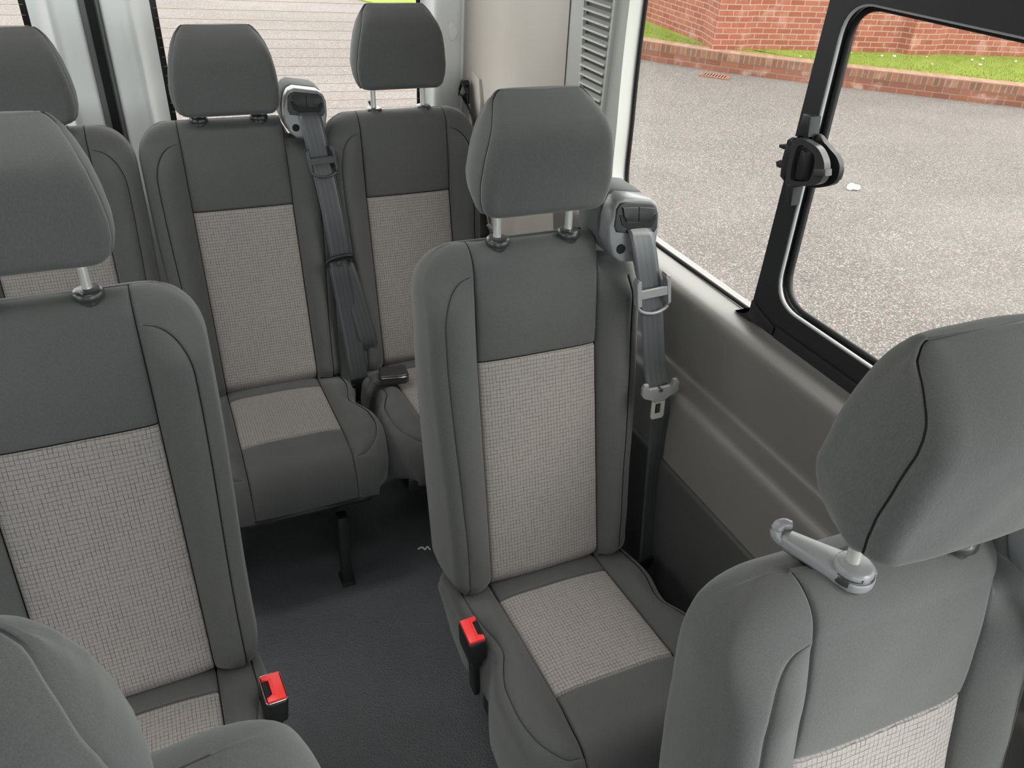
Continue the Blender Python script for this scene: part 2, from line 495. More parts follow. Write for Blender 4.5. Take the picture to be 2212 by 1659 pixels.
# ------------------------------------------------------------------ generic upholstered body
SEAM = 0.1185
def column_set():
    """front columns: (kind, parameter)"""
    b = [0.0, 0.1, 0.22, 0.34, 0.46, 0.58, 0.70, 0.80, 0.88, 0.94, 0.97, 1.0]
    L = [('l', q) for q in reversed(b[1:])]
    eps = [-0.0050, -0.0022, -0.0007, 0.0, 0.0007, 0.0022, 0.0050]
    ls = [('a', -SEAM + e) for e in eps]
    cs = [('a', x) for x in np.linspace(-SEAM + 0.012, SEAM - 0.012, 26)]
    rs = [('a', SEAM + e) for e in eps]
    R = [('r', q) for q in b[1:]]
    return L + ls + cs + rs + R
COLS = column_set()

def body(name, rows, WL, WR, front, back, to3, fillet, seamfn=None, insert=None, nside=8, uvf=None,
         mats=(None, None), rwob=0.0012, seed=0.0, shade_rows=(), edgeL=None, edgeR=None, pipe_end=9.0, close0=True, close1=True, extra_rows=(), dropR=None, pip=0.004):
    """rows: t values.  front(u,t,a)-> outward offset, back(t)-> inward offset. Returns meshes (body, insert)"""
    rings = []; uvr = []; cidx = []
    nf = 9
    for t in rows:
        wl, wr = WL(t), WR(t)
        wf0, wb = front(0.0, t, 0), back(t)
        thick = max(wf0 - wb, 0.004)
        pts = []; uvs = []; tags = []
        def rad(wd, ef):
            if ef: return max(0.003, min(fillet, thick * 0.45))
            return max(0.003, min(fillet, thick * 0.45, (wd - SEAM) * 0.7))
        rl, rr = rad(wl, edgeL), rad(wr, edgeR)
        ewl = min(edgeL(t), wl - 0.004) if edgeL else max(wl - rl, SEAM + 0.007)
        ewr = min(edgeR(t), wr - 0.004) if edgeR else max(wr - rr, SEAM + 0.007)
        hl, hr = wl - ewl, wr - ewr
        us = []
        for k, q in COLS:
            if k == 'a': us.append(q)
            elif k == 'l':
                a, b_ = SEAM + 0.005, ewl; us.append(-(a + (b_ - a) * q))
            else:
                a, b_ = SEAM + 0.005, ewr; us.append(a + (b_ - a) * q)
        us = np.array(us)
        wfs = np.array([front(u, t, (ewl if u < 0 else ewr)) for u in us])
        # stitched piping line where bolster meets the gusset
        g = np.zeros(len(us))
        pk = pip if t < pipe_end else 0.0
        g[0] -= pk; g[1] -= pk * 0.3; g[-1] -= pk; g[-2] -= pk * 0.3
        wfs = wfs + g
        el, er = wfs[0] + pk, wfs[-1] + pk
        for u, wv, (k, q) in zip(us, wfs, COLS):
            pts.append((u, t, wv)); uvs.append((u, t)); tags.append(u)
        # right front fillet
        ur = us[-1]; ul = us[0]
        for i in range(1, nf + 1):
            a = (0.035 if i == 1 else (i - 1) / (nf - 1)) * math.pi / 2
            pts.append((ur + hr * math.sin(a), t, er - rr * (1 - math.cos(a)))); uvs.append((ur + i * .005, t)); tags.append(9)
        y0, y1 = er - rr, wb + rr * 0.8
        for i in range(1, nside):
            s = i / nside
            bul = 0.004 * math.sin(math.pi * s)
            pts.append((ur + hr + bul, t, y0 + (y1 - y0) * s)); uvs.append((ur + .05 + s * .06, t)); tags.append(9)
        for i in range(0, nf + 1):
            a = i / nf * math.pi / 2
            pts.append((ur + hr * math.cos(a), t, y1 - rr * 0.8 * math.sin(a))); uvs.append((ur + .12, t)); tags.append(9)
        for s in np.linspace(0, 1, 12)[1:-1]:
            pts.append((ur + (ul - ur) * s, t, wb)); uvs.append((ur, t)); tags.append(9)
        y0, y1 = el - rl, wb + rl * 0.8
        for i in range(nf, -1, -1):
            a = i / nf * math.pi / 2
            pts.append((ul - hl * math.cos(a), t, y1 - rl * 0.8 * math.sin(a))); uvs.append((ul, t)); tags.append(9)
        for i in range(nside - 1, 0, -1):
            s = i / nside
            pts.append((ul - hl - 0.004 * math.sin(math.pi * s), t, y0 + (y1 - y0) * s)); uvs.append((ul, t)); tags.append(9)
        for i in range(nf, 0, -1):
            a = (0.035 if i == 1 else (i - 1) / (nf - 1)) * math.pi / 2
            pts.append((ul - hl * math.sin(a), t, el - rl * (1 - math.cos(a)))); uvs.append((ul, t)); tags.append(9)
        rings.append(pts); uvr.append(uvs); cidx = tags
    us_ref = [p[0] for p in rings[len(rings) // 2][:len(COLS)]]
    R = np.array(rings); nr, nc, _ = R.shape
    UV = np.array(uvr)
    R[:, :, 2] += rwob * wob(R[:, :, 0], R[:, :, 1], seed)
    if dropR is not None: R[:, :, 1] = dropR(R[:, :, 0], R[:, :, 1])
    X, Y, Z = to3(R[:, :, 0], R[:, :, 1], R[:, :, 2])
    V = np.stack([X, Y, Z], -1).reshape(-1, 3); UVf = UV.reshape(-1, 2)
    tg = np.array(cidx)
    Fb, Fi, Ms = [], [], set()
    NL = len(COLS)
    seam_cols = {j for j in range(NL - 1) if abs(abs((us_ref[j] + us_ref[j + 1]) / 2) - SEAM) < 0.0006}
    for i in range(nr - 1):
        tm = (rows[i] + rows[i + 1]) / 2
        for j in range(nc):
            k = (j + 1) % nc
            f = (i * nc + j, i * nc + k, (i + 1) * nc + k, (i + 1) * nc + j)
            ins = insert is not None and j < len(COLS) - 1 and insert[0] < tm < insert[1] and abs((tg[j] + tg[k]) / 2) < SEAM
            (Fi if ins else Fb).append(f)
            if (j in seam_cols) or ((j == NL - 1 or j == nc - 1) and tm < pipe_end) or (shade_rows and j < NL and abs((tg[j] + tg[k]) / 2) < SEAM and any(abs(tm - q) < 0.0007 for q in shade_rows)): Ms.add(f)
    V2 = [tuple(v) for v in V]; U2 = [tuple(u) for u in UVf]
    for flag, i in ((close0, 0), (close1, nr - 1)):
        if flag:
            c = V[i * nc:(i + 1) * nc].mean(0); V2.append(tuple(c)); U2.append((0, 0)); ci = len(V2) - 1
            for j in range(nc):
                k = (j + 1) % nc
                Fb.append((i * nc + k, i * nc + j, ci) if i == 0 else (i * nc + j, i * nc + k, ci))
    def sub(nm, F, mat):
        used = sorted({v for f in F for v in f}); mp = {v: n for n, v in enumerate(used)}
        me = mk(nm, [V2[v] for v in used], [tuple(mp[v] for v in f) for f in F], mat, True, [U2[v] for v in used])
        me.materials.append(SEAM_SHADE)
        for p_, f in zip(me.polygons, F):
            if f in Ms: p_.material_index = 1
        return me
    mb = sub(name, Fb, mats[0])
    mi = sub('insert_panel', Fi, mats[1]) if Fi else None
    return mb, mi

# ---- backrest
BACK_H = 0.655
def back_to3(u, t, w_):
    t1 = np.minimum(t, 0.446); t2 = np.maximum(t - 0.446, 0)
    y = t1 * 0.2645 + t2 * 0.19; z = t1 * 0.9643 + t2 * 0.982
    k = sstep(t, 0.40, 0.50)
    cy, cz = 0.9643 * (1 - k) + 0.982 * k, 0.2645 * (1 - k) + 0.19 * k
    return u, y - w_ * cy, z + w_ * cz

def make_back(beltside):
    t = np.concatenate([np.linspace(-0.03, 0.02, 8), np.linspace(0.03, 0.43, 36), [0.4385, 0.4415, 0.4435, 0.445, 0.446, 0.447, 0.4485, 0.4505, 0.455],
                        np.linspace(0.463, BACK_H - 0.085, 16)[:-1], BACK_H - 0.085 + 0.085 * np.sin(np.linspace(0, 1, 34) * math.pi / 2) * 0.9995])
    rows = list(t)
    def W(side):
        def f(t):
            base = 0.196 + 0.012 * sstep(t, 0.05, 0.5)
            if side == beltside:
                base += 0.010 * sstep(t, 0.0, 0.4)
                R = 0.022
                return base - (R - R * math.sqrt(max(0, 1 - (max(t - (BACK_H - R), 0) / R) ** 2))) - 0.01 * sstep(t, -.03, -.03)
            R = 0.085
            x = max(t - (BACK_H - R), 0) / R
            lo = max(0.02 - t, 0) / 0.05
            return base - (R - 0.012) * (1 - math.sqrt(max(0, 1 - x * x))) - 0.02 * lo ** 2
        return f
    def E(side):
        Wf = W(side)
        def f(t):
            if side == beltside: return Wf(t) - 0.026
            e0 = 0.196 + 0.012 * sstep(t, 0.05, 0.5) - 0.026
            x = min(max(t - 0.520, 0) / 0.084, 1)
            lo = SEAM + 0.0065
            return lo + (e0 - lo) * math.sqrt(max(0, 1 - x * x)) if x < 1 else lo
        return f
    def front(u, t, edge):
        au = abs(u)
        v = 0.0
        if au <= SEAM:
            v += 0.006 * (1 - (au / SEAM) ** 4)
            if t > 0.446: v += 0.004 * math.sin(min(1, (t - 0.446) / 0.16) * math.pi)
            v -= 0.006 * math.exp(-((t - 0.446) / 0.0022) ** 2)
        else:
            q = min(1, (au - SEAM) / max(edge - SEAM, 0.01)) if edge else 0
            B = 0.030 * (1 - sstep(t, 0.54, 0.625)) * (0.75 + 0.25 * sstep(t, 0.0, 0.1))
            prof = math.sin(min(q / 0.75, 1) * math.pi / 2) ** 0.9 if q < 0.75 else 1 - 0.25 * ((q - 0.75) / 0.25) ** 2
            v += B * prof
        v -= 0.0060 * math.exp(-((au - SEAM) / 0.0018) ** 2)
        # top rounding
        x = min(max(t - (BACK_H - 0.042), 0) / 0.042, 1)
        v -= 0.040 * (1 - math.sqrt(max(0, 1 - x * x)))
        lo = max(0.01 - t, 0) / 0.04
        v -= 0.03 * lo ** 2
        # recess around post guides
        return v
    def back(t):
        T = 0.158 - 0.058 * sstep(t, 0.05, 0.6)
        x = min(max(t - (BACK_H - 0.050), 0) / 0.050, 1)
        return -T + 0.052 * (1 - math.sqrt(max(0, 1 - x * x)))
    drop = None
    if beltside:
        sgn = 1 if beltside == 'R' else -1
        def drop(u, t):
            k = sstep(u * sgn, SEAM - 0.001, SEAM + 0.004)
            t2 = np.where(t > 0.52, 0.52 + (t - 0.52) * ((0.600 - 0.52) / (BACK_H - 0.52)), t)
            return t * (1 - k) + t2 * k
    return body('backrest', rows, W('L'), W('R'), front, back, back_to3, 0.028, insert=(-0.05, 0.446), mats=(FAB, CHK), seed=1.0, edgeL=E('L'), edgeR=E('R'), pipe_end=0.6035, shade_rows=(0.446,), dropR=drop)

# ---- cushion
CUSH_L = 0.425
def cush_to3(u, p, w_):
    return u, -p - 0 * u, (-0.0297 + 0.128 * p) + w_ + 0 * u
def make_cushion():
    s0, s1 = 0.038, 0.284
    rows = [-0.12, -0.09, -0.06, -0.03, 0.0, 0.015, 0.026, 0.031, 0.0345, 0.0365, 0.038, 0.0395, 0.0415, 0.045, 0.052]
    rows += list(np.linspace(0.063, 0.27, 22)) + [0.276, 0.2795, 0.282, 0.2835, 0.284, 0.285, 0.287, 0.291, 0.298]
    rows += list(np.linspace(0.307, 0.352, 6)) + list(0.355 + 0.07 * np.sin(np.linspace(0, 1, 24)[1:] * math.pi / 2) * 0.9999)
    PW = [-0.12, 0.0, 0.06, 0.10, 0.14, 0.17, 0.20, 0.24, 0.30, 0.35, 0.39, 0.41, 0.425]
    WW = [0.185, 0.198, 0.200, 0.196, 0.186, 0.184, 0.199, 0.214, 0.217, 0.211, 0.196, 0.180, 0.160]
    def W(p): return float(np.interp(p, PW, WW))
    # smooth the table
    xs = np.linspace(-0.13, 0.43, 281); ys = np.interp(xs, PW, WW)
    ker = np.exp(-np.linspace(-2, 2, 21) ** 2); ker /= ker.sum()
    yp = np.convolve(np.pad(ys, 10, mode='edge'), ker, 'valid')
    Wf = lambda p: float(np.interp(p, xs, yp))
    def front(u, p, edge):
        au = abs(u); v = 0.0
        if au <= SEAM:
            v += 0.008 * (1 - (au / SEAM) ** 4)
            v -= 0.006 * math.exp(-((p - s0) / 0.0022) ** 2) + 0.006 * math.exp(-((p - s1) / 0.0022) ** 2)
            if p > s1: v += 0.004 * math.sin(min(1, (p - s1) / 0.12) * math.pi / 2)
        else:
            q = min(1, (au - SEAM) / max(edge - SEAM, 0.01)) if edge else 0
            B = 0.020 * sstep(p, -0.02, 0.10) * (1 - 0.5 * sstep(p, 0.33, 0.42))
            prof = math.sin(min(q / 0.6, 1) * math.pi / 2) if q < 0.6 else 1 - 0.45 * ((q - 0.6) / 0.4) ** 2
            v += B * prof
        v -= 0.0060 * math.exp(-((au - SEAM) / 0.0018) ** 2)
        x = min(max(p - 0.355, 0) / 0.07, 1)
        v -= 0.122 * (1 - (1 - x ** 2.2) ** (1 / 2.2)) + 0.01 * sstep(p, 0.3, 0.36)
        lo = max(0.0 - p, 0) / 0.12
        v -= 0.03 * lo ** 1.5
        return v
    def back(p):
        zb = -0.165 + 0.058 * sstep(p, 0.28, 0.41)
        return zb - (-0.0297 + 0.128 * p)
    def EC(p):
        e0 = Wf(min(p, 0.34)) - 0.020; x = min(max(p - 0.31, 0) / 0.085, 1); lo = SEAM + 0.0065
        return min(lo + (e0 - lo) * math.sqrt(max(0, 1 - x * x)), Wf(p) - 0.012) if x < 1 else lo
    return body('cushion', rows, Wf, Wf, front, back, cush_to3, 0.030, edgeL=EC, edgeR=EC, pipe_end=0.394, insert=(s0, s1), mats=(FAB, CHK), seed=4.0, shade_rows=(s0, s1))

# ---- headrest
def make_headrest():
    H = 0.184
    rows = list(0.030 * (1 - np.cos(np.linspace(0.02, 1, 10) * math.pi / 2))) + list(np.linspace(0.035, H - 0.065, 16)) + \
        list(H - 0.06 + 0.06 * np.sin(np.linspace(0, 1, 34) * math.pi / 2) * 0.9995)
    xs = [0, 0.01, 0.03, 0.055, 0.09, 0.125, 0.15, 0.168, 0.180, 0.186]
    ws = [0.102, 0.110, 0.1155, 0.1165, 0.1125, 0.1055, 0.0965, 0.0860, 0.0745, 0.064]
    W = lambda t: float(np.interp(t, hx, hw))
    hx = np.linspace(0, H, 373)
    def smo(a):
        k_ = np.exp(-np.linspace(-2, 2, 13) ** 2); k_ /= k_.sum(); return np.convolve(np.pad(a, 6, mode='edge'), k_, 'valid')
    hy = smo(np.interp(hx, [0, 0.118, 0.130, 0.140, 0.148, 0.155, 0.162, 0.169, 0.176, 0.182, 0.186], [0, 0, 0.003, 0.008, 0.015, 0.024, 0.034, 0.046, 0.059, 0.072, 0.083]))
    hw = smo(np.interp(hx, xs, ws))
    nf, ns = 7, 8
    ucols = list(np.linspace(-1, 1, 27))
    rings = []
    for t in rows:
        wd = W(t)
        x = min(max(t - (H - 0.055), 0) / 0.055, 1)
        xl = min(max(0.014 - t, 0) / 0.014, 1)
        yf = float(np.interp(t, hx, hy)) + 0.010 * (1 - math.sqrt(max(0, 1 - xl * xl)))
        xb = min(max(t - (H - 0.028), 0) / 0.028, 1)
        yb = 0.066 + 0.042 * math.sin(min(t / 0.060, 1) * math.pi / 2) - 0.004 * sstep(t, .1, .18) - 0.020 * (1 - math.sqrt(max(0, 1 - xb * xb)))
        th = yb - yf
        r = max(0.002, min(0.021, th * 0.42))
        pts = []
        e = wd - r
        for c in ucols:
            u = c * e
            bulge = -0.005 * (1 - c * c) * (1 - xl)
            pts.append((u, yf + bulge, t))
        for i in range(1, nf + 1):
            a = i / nf * math.pi / 2
            pts.append((e + r * math.sin(a), yf + r * (1 - math.cos(a)), t))
        gr = min(0.0016, r * 0.3)
        pts.append((wd - gr, yf + r + 0.0009, t)); pts.append((wd - gr, yf + r + 0.0015, t)); pts.append((wd + 0.0002, yf + r + 0.0026, t))
        for i in range(1, ns):
            s = i / ns; pts.append((wd + 0.005 * math.sin(math.pi * s), yf + r + (th - 2 * r) * s, t))
        for i in range(nf + 1):
            a = i / nf * math.pi / 2
            g = 0.002 if i == nf else 0
            pts.append((e + r * math.cos(a), yb - r + r * math.sin(a) - g, t))
        for c in reversed(ucols[1:-1]): pts.append((c * e, yb + 0.004 * (1 - c * c), t))
        for i in range(nf, -1, -1):
            a = i / nf * math.pi / 2
            pts.append((-e - r * math.cos(a), yb - r + r * math.sin(a), t))
        for i in range(ns - 1, 0, -1):
            s = i / ns; pts.append((-wd - 0.005 * math.sin(math.pi * s), yf + r + (th - 2 * r) * s, t))
        pts.append((-wd - 0.0002, yf + r + 0.0026, t)); pts.append((-wd + gr, yf + r + 0.0015, t)); pts.append((-wd + gr, yf + r + 0.0009, t))
        for i in range(nf, 0, -1):
            a = i / nf * math.pi / 2
            pts.append((-e - r * math.sin(a), yf + r * (1 - math.cos(a)), t))
        rings.append(pts)
    R = np.array(rings); nr, nc, _ = R.shape
    R[:, :, 1] += 0.0012 * wob(R[:, :, 0] * 1.5, R[:, :, 2] * 1.5, 2.0)
    # lean back a little
    R[:, :, 1] -= R[:, :, 2] * 0.05
    V = [tuple(v) for v in R.reshape(-1, 3)]; F = []
    for i in range(nr - 1):
        for j in range(nc):
            k = (j + 1) % nc
            F.append((i * nc + j, i * nc + k, (i + 1) * nc + k, (i + 1) * nc + j))
    for i in (0, nr - 1):
        c = R[i].mean(0); V.append(tuple(c)); ci = len(V) - 1
        for j in range(nc):
            k = (j + 1) % nc
            F.append((i * nc + k, i * nc + j, ci) if i == 0 else (i * nc + j, i * nc + k, ci))
    me = mk('headrest', V, F, FAB); me.materials.append(SEAM_SHADE)
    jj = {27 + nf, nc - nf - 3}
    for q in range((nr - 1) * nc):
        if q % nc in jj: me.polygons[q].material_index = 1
    return me

# ------------------------------------------------------------------ seat meshes (shared between the seats)
MESH = {}
MESH['backN'], MESH['backNi'] = make_back(None)
MESH['backR'], MESH['backRi'] = make_back('R')
MESH['cush'], MESH['cushi'] = make_cushion()
MESH['head'] = make_headrest()

def sp(u, t, w_):
    x, y, z = back_to3(np.float64(u), np.float64(t), np.float64(w_))
    return (float(x), float(y), float(z))

POST_Y, POST_Z, PW_ = 0.174, 0.623, 0.068
def post_mesh(raised):
    b = MB(); hz = (0.695 if raised else 0.655)
    b.cyl((0, POST_Y, 0.60), (0, POST_Y + 0.012, hz + 0.05), 0.0068, n=20)
    return b.mesh('headrest_post', POSTM, 40)
MESH['postH'], MESH['postL'] = post_mesh(True), post_mesh(False)
g = MB()
g.cyl((0, POST_Y, POST_Z - 0.014), (0, POST_Y, POST_Z + 0.007), 0.0160, 0.0160, 28, 0.002)
g.cyl((0, POST_Y, POST_Z + 0.005), (0, POST_Y, POST_Z + 0.018), 0.0220, 0.0195, 32, 0.0045)
g.box((-0.009, POST_Y - 0.012, POST_Z + 0.0175), (0.0012, 0.014, 0.002), (0, 0, 0.5))
MESH['guide'] = g.mesh('post_guide', GUIDEP, 40)

def lever_mesh(big):
    b = MB()
    if big:
        pts = smooth_path([(0.0, POST_Y, POST_Z + 0.010), (-0.010, POST_Y + 0.020, POST_Z + 0.013), (-0.024, POST_Y + 0.040, POST_Z + 0.012),
                           (-0.036, POST_Y + 0.055, POST_Z + 0.010), (-0.041, POST_Y + 0.062, POST_Z + 0.016), (-0.036, POST_Y + 0.064, POST_Z + 0.024), (-0.027, POST_Y + 0.060, POST_Z + 0.024)], 5)
        hook = pts[-18:]
        b.tube(hook, [0.0062] * 12 + [0.0055] * 4 + [0.0045] * 2, 12)
        d_ = np.array((-0.036, 0.055)); d_ /= np.linalg.norm(d_); n_ = np.array((-d_[1], d_[0]))
        out = []
        for k_ in range(13):
            a_ = math.radians(-90 + k_ * 15); c_ = d_ * 0.062; out.append(c_ + 0.0075 * (d_ * math.cos(a_) + n_ * math.sin(a_)))
        for k_ in range(17):
            a_ = math.radians(100 + k_ * 10); out.append(0.0215 * (d_ * math.cos(a_) + n_ * math.sin(a_)))
        b.prism([tuple(q) for q in out], lambda x, y, d: (x, POST_Y + y, POST_Z + d + 0.06 * y), 0.002, 0.0165, 0.005, 3)
        b.cyl((0.0, POST_Y, POST_Z + 0.004), (0.0, POST_Y, POST_Z + 0.0225), 0.0205, 0.0180, 28, 0.004)
    else:
        b.tube(smooth_path([(0.006, POST_Y + 0.012, POST_Z + 0.010), (0.010, POST_Y + 0.026, POST_Z + 0.014), (0.006, POST_Y + 0.040, POST_Z + 0.012), (0.0, POST_Y + 0.046, POST_Z + 0.022)], 4), 0.0035, 8)
    return b.mesh('release_lever', MGP if big else DGP, 45)
MESH['leverB'], MESH['leverS'] = lever_mesh(True), lever_mesh(False)

# ---- belt outlet on the shoulder
def fr3(u, z, d): return (u, 0.112 + d + (z - 0.6) * 0.24, z)
HSG = [(0.128, 0.606), (0.119, 0.632), (0.122, 0.660), (0.128, 0.684), (0.137, 0.698), (0.150, 0.704), (0.205, 0.696), (0.217, 0.688), (0.223, 0.672), (0.222, 0.645), (0.215, 0.618), (0.206, 0.596), (0.192, 0.590), (0.142, 0.594)]
b = MB(); b.prism(HSG, fr3, 0.0, 0.040, 0.006, 3)
MESH['hs_front'] = b.mesh('belt_outlet', OUTP, 50)
HS2 = [(u + (0.17 - u) * -0.02, z + (0.65 - z) * -0.01) for u, z in HSG]
b = MB(); b.prism(HS2, fr3, 0.0365, 0.120, 0.010, 4)
MESH['hs_fab'] = b.mesh('outlet_cover', FAB, 50)
b = MB(); b.prism([(0.133, 0.648), (0.129, 0.658), (0.133, 0.686), (0.140, 0.695), (0.150, 0.6965), (0.204, 0.690), (0.213, 0.684), (0.217, 0.670), (0.216, 0.648), (0.211, 0.641), (0.200, 0.641), (0.160, 0.644)], fr3, -0.003, 0.006, 0.002, 2)
MESH['hs_panel'] = b.mesh('slot_surround', BLKP, 40)
b = MB()
b.prism([(0.150, 0.666), (0.146, 0.676), (0.142, 0.690), (0.1745, 0.688), (0.1745, 0.663)], fr3, -0.0065, 0.0, 0.0015, 2)
MESH['hs_flap'] = b.mesh('slot_flap', BLKP, 40)
b = MB(); b.prism([(0.1755, 0.663), (0.1755, 0.688), (0.210, 0.683), (0.206, 0.670), (0.200, 0.661)], fr3, -0.0065, 0.0, 0.0015, 2)
MESH['hs_flap2'] = b.mesh('slot_flap', BLKP, 40)
b = MB()
b.prism([(0.137, 0.677), (0.144, 0.676), (0.148, 0.666), (0.156, 0.661), (0.200, 0.659), (0.206, 0.669), (0.212, 0.671), (0.213, 0.664), (0.205, 0.651), (0.156, 0.652), (0.143, 0.659)], fr3, -0.0045, 0.0, 0.001, 1)
b2_ = MB(); b2_.cyl(fr3(0.143, 0.618, -0.002), fr3(0.143, 0.618, 0.006), 0.0085, n=20)
MESH['hs_hole'] = b2_.mesh('retractor_hole', RUB, 40)
MESH['hs_slot'] = b.mesh('belt_slot', RUB, 40)

def belt_parts(kind):
    """returns list of (name, mesh) in seat space"""
    out = []
    X = (1, 0, 0)
    if kind == 'E':
        top = [(0.177, 0.121, 0.651), (0.178, 0.108, 0.640), (0.184, 0.098, 0.610), (0.194, 0.088, 0.560), (0.203, 0.074, 0.500), (0.209, 0.056, 0.430), (0.214, 0.046, 0.390), (0.218, 0.036, 0.363)]
        low = [(0.220, 0.040, 0.363), (0.236, 0.036, 0.300), (0.241, 0.034, 0.240), (0.243, 0.026, 0.160), (0.243, 0.012, 0.070), (0.241, -0.004, -0.01), (0.240, -0.012, -0.055), (0.240, -0.012, -0.085)]
        out.append(('belt_webbing', ribbon('belt_webbing', top, [(1, .02, -.08)] * 7 + [(1, .0, -0.05)], 0.049, WEB)))
        out.append(('lap_webbing', ribbon('lap_webbing', low, [(1, 0, -0.05), (1, .05, 0), (1, .15, 0), (1, .2, 0), (1, .25, 0), (1, .25, 0), (1, .25, 0), (1, .25, 0)], 0.046, WEB)))
        back = [(0.160, 0.116, 0.612), (0.172, 0.112, 0.590), (0.186, 0.106, 0.550), (0.200, 0.094, 0.500), (0.222, 0.066, 0.400), (0.236, 0.050, 0.32)]
        out.append(('belt_webbing', ribbon('belt_webbing', back, [(.35, 1, 0)] * 2 + [(.6, .8, 0), (1, .4, 0), (1, .2, 0), (1, .2, 0)], 0.022, WEB)))
        g0, gd = np.array((0.1975, 0.079, 0.545)), 0
        tg0 = np.array((0.2190, 0.029, 0.360)); lay = 'up'
    else:
        top = [(0.177, 0.121, 0.651), (0.178, 0.108, 0.640), (0.183, 0.096, 0.600), (0.190, 0.086, 0.540), (0.199, 0.070, 0.470), (0.206, 0.050, 0.390), (0.211, 0.034, 0.312)]
        out.append(('belt_webbing', ribbon('belt_webbing', top, [(1, .02, -.08)] * 7, 0.054, WEB)))
        low = [(0.200, 0.024, 0.306), (0.202, 0.016, 0.27), (0.208, 0.004, 0.20), (0.214, -0.014, 0.12), (0.218, -0.030, 0.05), (0.221, -0.040, -0.005), (0.222, -0.040, -0.04)]
        out.append(('lap_webbing', ribbon('lap_webbing', low, [(1, .05, -.03)] * 5 + [(1, .1, -.1), (1, .2, -.2)], 0.050, WEB)))
        loop = [(0.215, 0.036, 0.306), (0.226, 0.022, 0.26), (0.240, 0.004, 0.19), (0.252, -0.014, 0.120), (0.258, -0.022, 0.075), (0.255, -0.010, 0.042), (0.244, 0.006, 0.022), (0.232, 0.004, 0.000), (0.226, -0.010, -0.030)]
        out.append(('belt_webbing', ribbon('belt_webbing', loop, [(1, .0, -.15)] * 3 + [(1, 0, -.2)] * 2 + [(1, .1, -.1), (1, .3, 0), (.8, .6, 0), (.8, .6, 0)], 0.050, WEB)))
        g0 = np.array((0.190, 0.080, 0.548)); tg0 = np.array((0.207, 0.022, 0.310)); lay = 'side'
    # height guide: bracket and D loop
    c = Vector(g0); b = MB()
    K = 1.14; gy = -0.006
    def q(a, z, d): return (c.x + K * a + z * -0.10, c.y + gy + d + z * 0.20, c.z + K * z)
    b.prism([(-0.024, -0.008), (0.026, -0.006), (0.026, 0.008), (-0.024, 0.006)], q, -0.002, 0.003, 0.001, 1)
    b.prism([(-0.030, -0.020), (-0.022, -0.020), (-0.022, 0.020), (-0.026, 0.023), (-0.030, 0.018)], q, -0.002, 0.014, 0.001, 1)
    b.prism([(0.026, -0.020), (0.032, -0.020), (0.032, 0.024), (0.024, 0.028), (0.022, 0.022), (0.026, 0.018)], q, -0.002, 0.014, 0.001, 1)
    pts = [q(a, z, 0.003) for a, z in [(-0.029, -0.014), (-0.027, -0.023), (-0.018, -0.031), (0.0, -0.035), (0.018, -0.032), (0.028, -0.025), (0.031, -0.014)]]
    b.tube(smooth_path(pts, 4), 0.0030, 8)
    b.tube([q(-0.028, 0.000, 0.013), q(0.030, 0.0, 0.013)], 0.003, 8)
    out.append(('belt_guide', b.mesh('belt_guide', MGP if kind == 'E' else DGP, 40)))
    # tongue
    c = Vector(tg0)
    def q2(a, z, d): return (c.x + a, c.y + d + z * 0.12, c.z + z + (a * 0.10 if kind != 'E' else 0))
    if kind == 'E':
        b = MB()
        O = [(-0.040, 0.010), (-0.036, 0.016), (-0.028, 0.016), (-0.026, 0.002), (0.026, 0.002), (0.028, 0.016), (0.036, 0.016), (0.041, 0.010), (0.041, -0.008), (0.034, -0.014), (0.018, -0.017), (0.010, -0.025), (-0.010, -0.025), (-0.018, -0.017), (-0.034, -0.014), (-0.040, -0.006)]
        b.prism(O, q2, -0.004, 0.004, 0.0015, 2)
        out.append(('belt_tongue', b.mesh('belt_tongue', MGP, 40)))
        b = MB()
        O = [(-0.0145, -0.022), (0.0145, -0.022), (0.0145, -0.058), (0.0115, -0.063), (-0.0115, -0.063), (-0.0145, -0.058)]
        I = [(-0.0068, -0.030), (0.0068, -0.030), (0.0068, -0.052), (0.006, -0.053), (-0.006, -0.053), (-0.0068, -0.052)]
        b.ring(O, I, q2, -0.0015, 0.0015)
        out.append(('tongue_plate', b.mesh('tongue_plate', POSTM, 30)))
        b = MB(); b.cyl(q2(0, 0.0, -0.006), q2(0, 0.0, 0.004), 0.004, n=14)
        out.append(('belt_stop_button', b.mesh('belt_stop_button', DGP, 40)))
    else:
        b = MB()
        pts = [q2(a, z, d) for a, z, d in [(-0.032, -0.016, 0.0), (-0.034, -0.004, 0.0), (-0.026, 0.004, -0.002), (0.0, 0.007, -0.003), (0.024, 0.005, -0.002), (0.031, -0.003, 0.0), (0.028, -0.016, 0.0)]]
        b.tube(smooth_path(pts, 4), 0.0056, 10)
        b.prism([(-0.030, -0.004), (0.028, -0.004), (0.026, 0.005), (-0.026, 0.005)], q2, -0.004, 0.003, 0.001, 1)
        out.append(('belt_tongue', b.mesh('belt_tongue', BLKP, 40)))
        b = MB(); b.cyl(q2(-0.005, -0.010, -0.007), q2(-0.005, -0.010, 0.0), 0.0065, n=18, bev=0.0012)
        out.append(('belt_stop_button', b.mesh('belt_stop_button', DGP, 40)))
    # anchor at the foot of the lap strap
    a0 = Vector(low[-1])
    b = MB(); b.box(a0 + Vector((0, 0, 0.006)), (0.046, 0.008, 0.034), (0.15, 0, 0), 0.003)
    b.box(a0 + Vector((0, 0.002, -0.03)), (0.022, 0.005, 0.06), (0.1, 0, 0), 0.002)
    out.append(('anchor_sleeve', b.mesh('anchor_sleeve', BLKP, 40)))
    return out

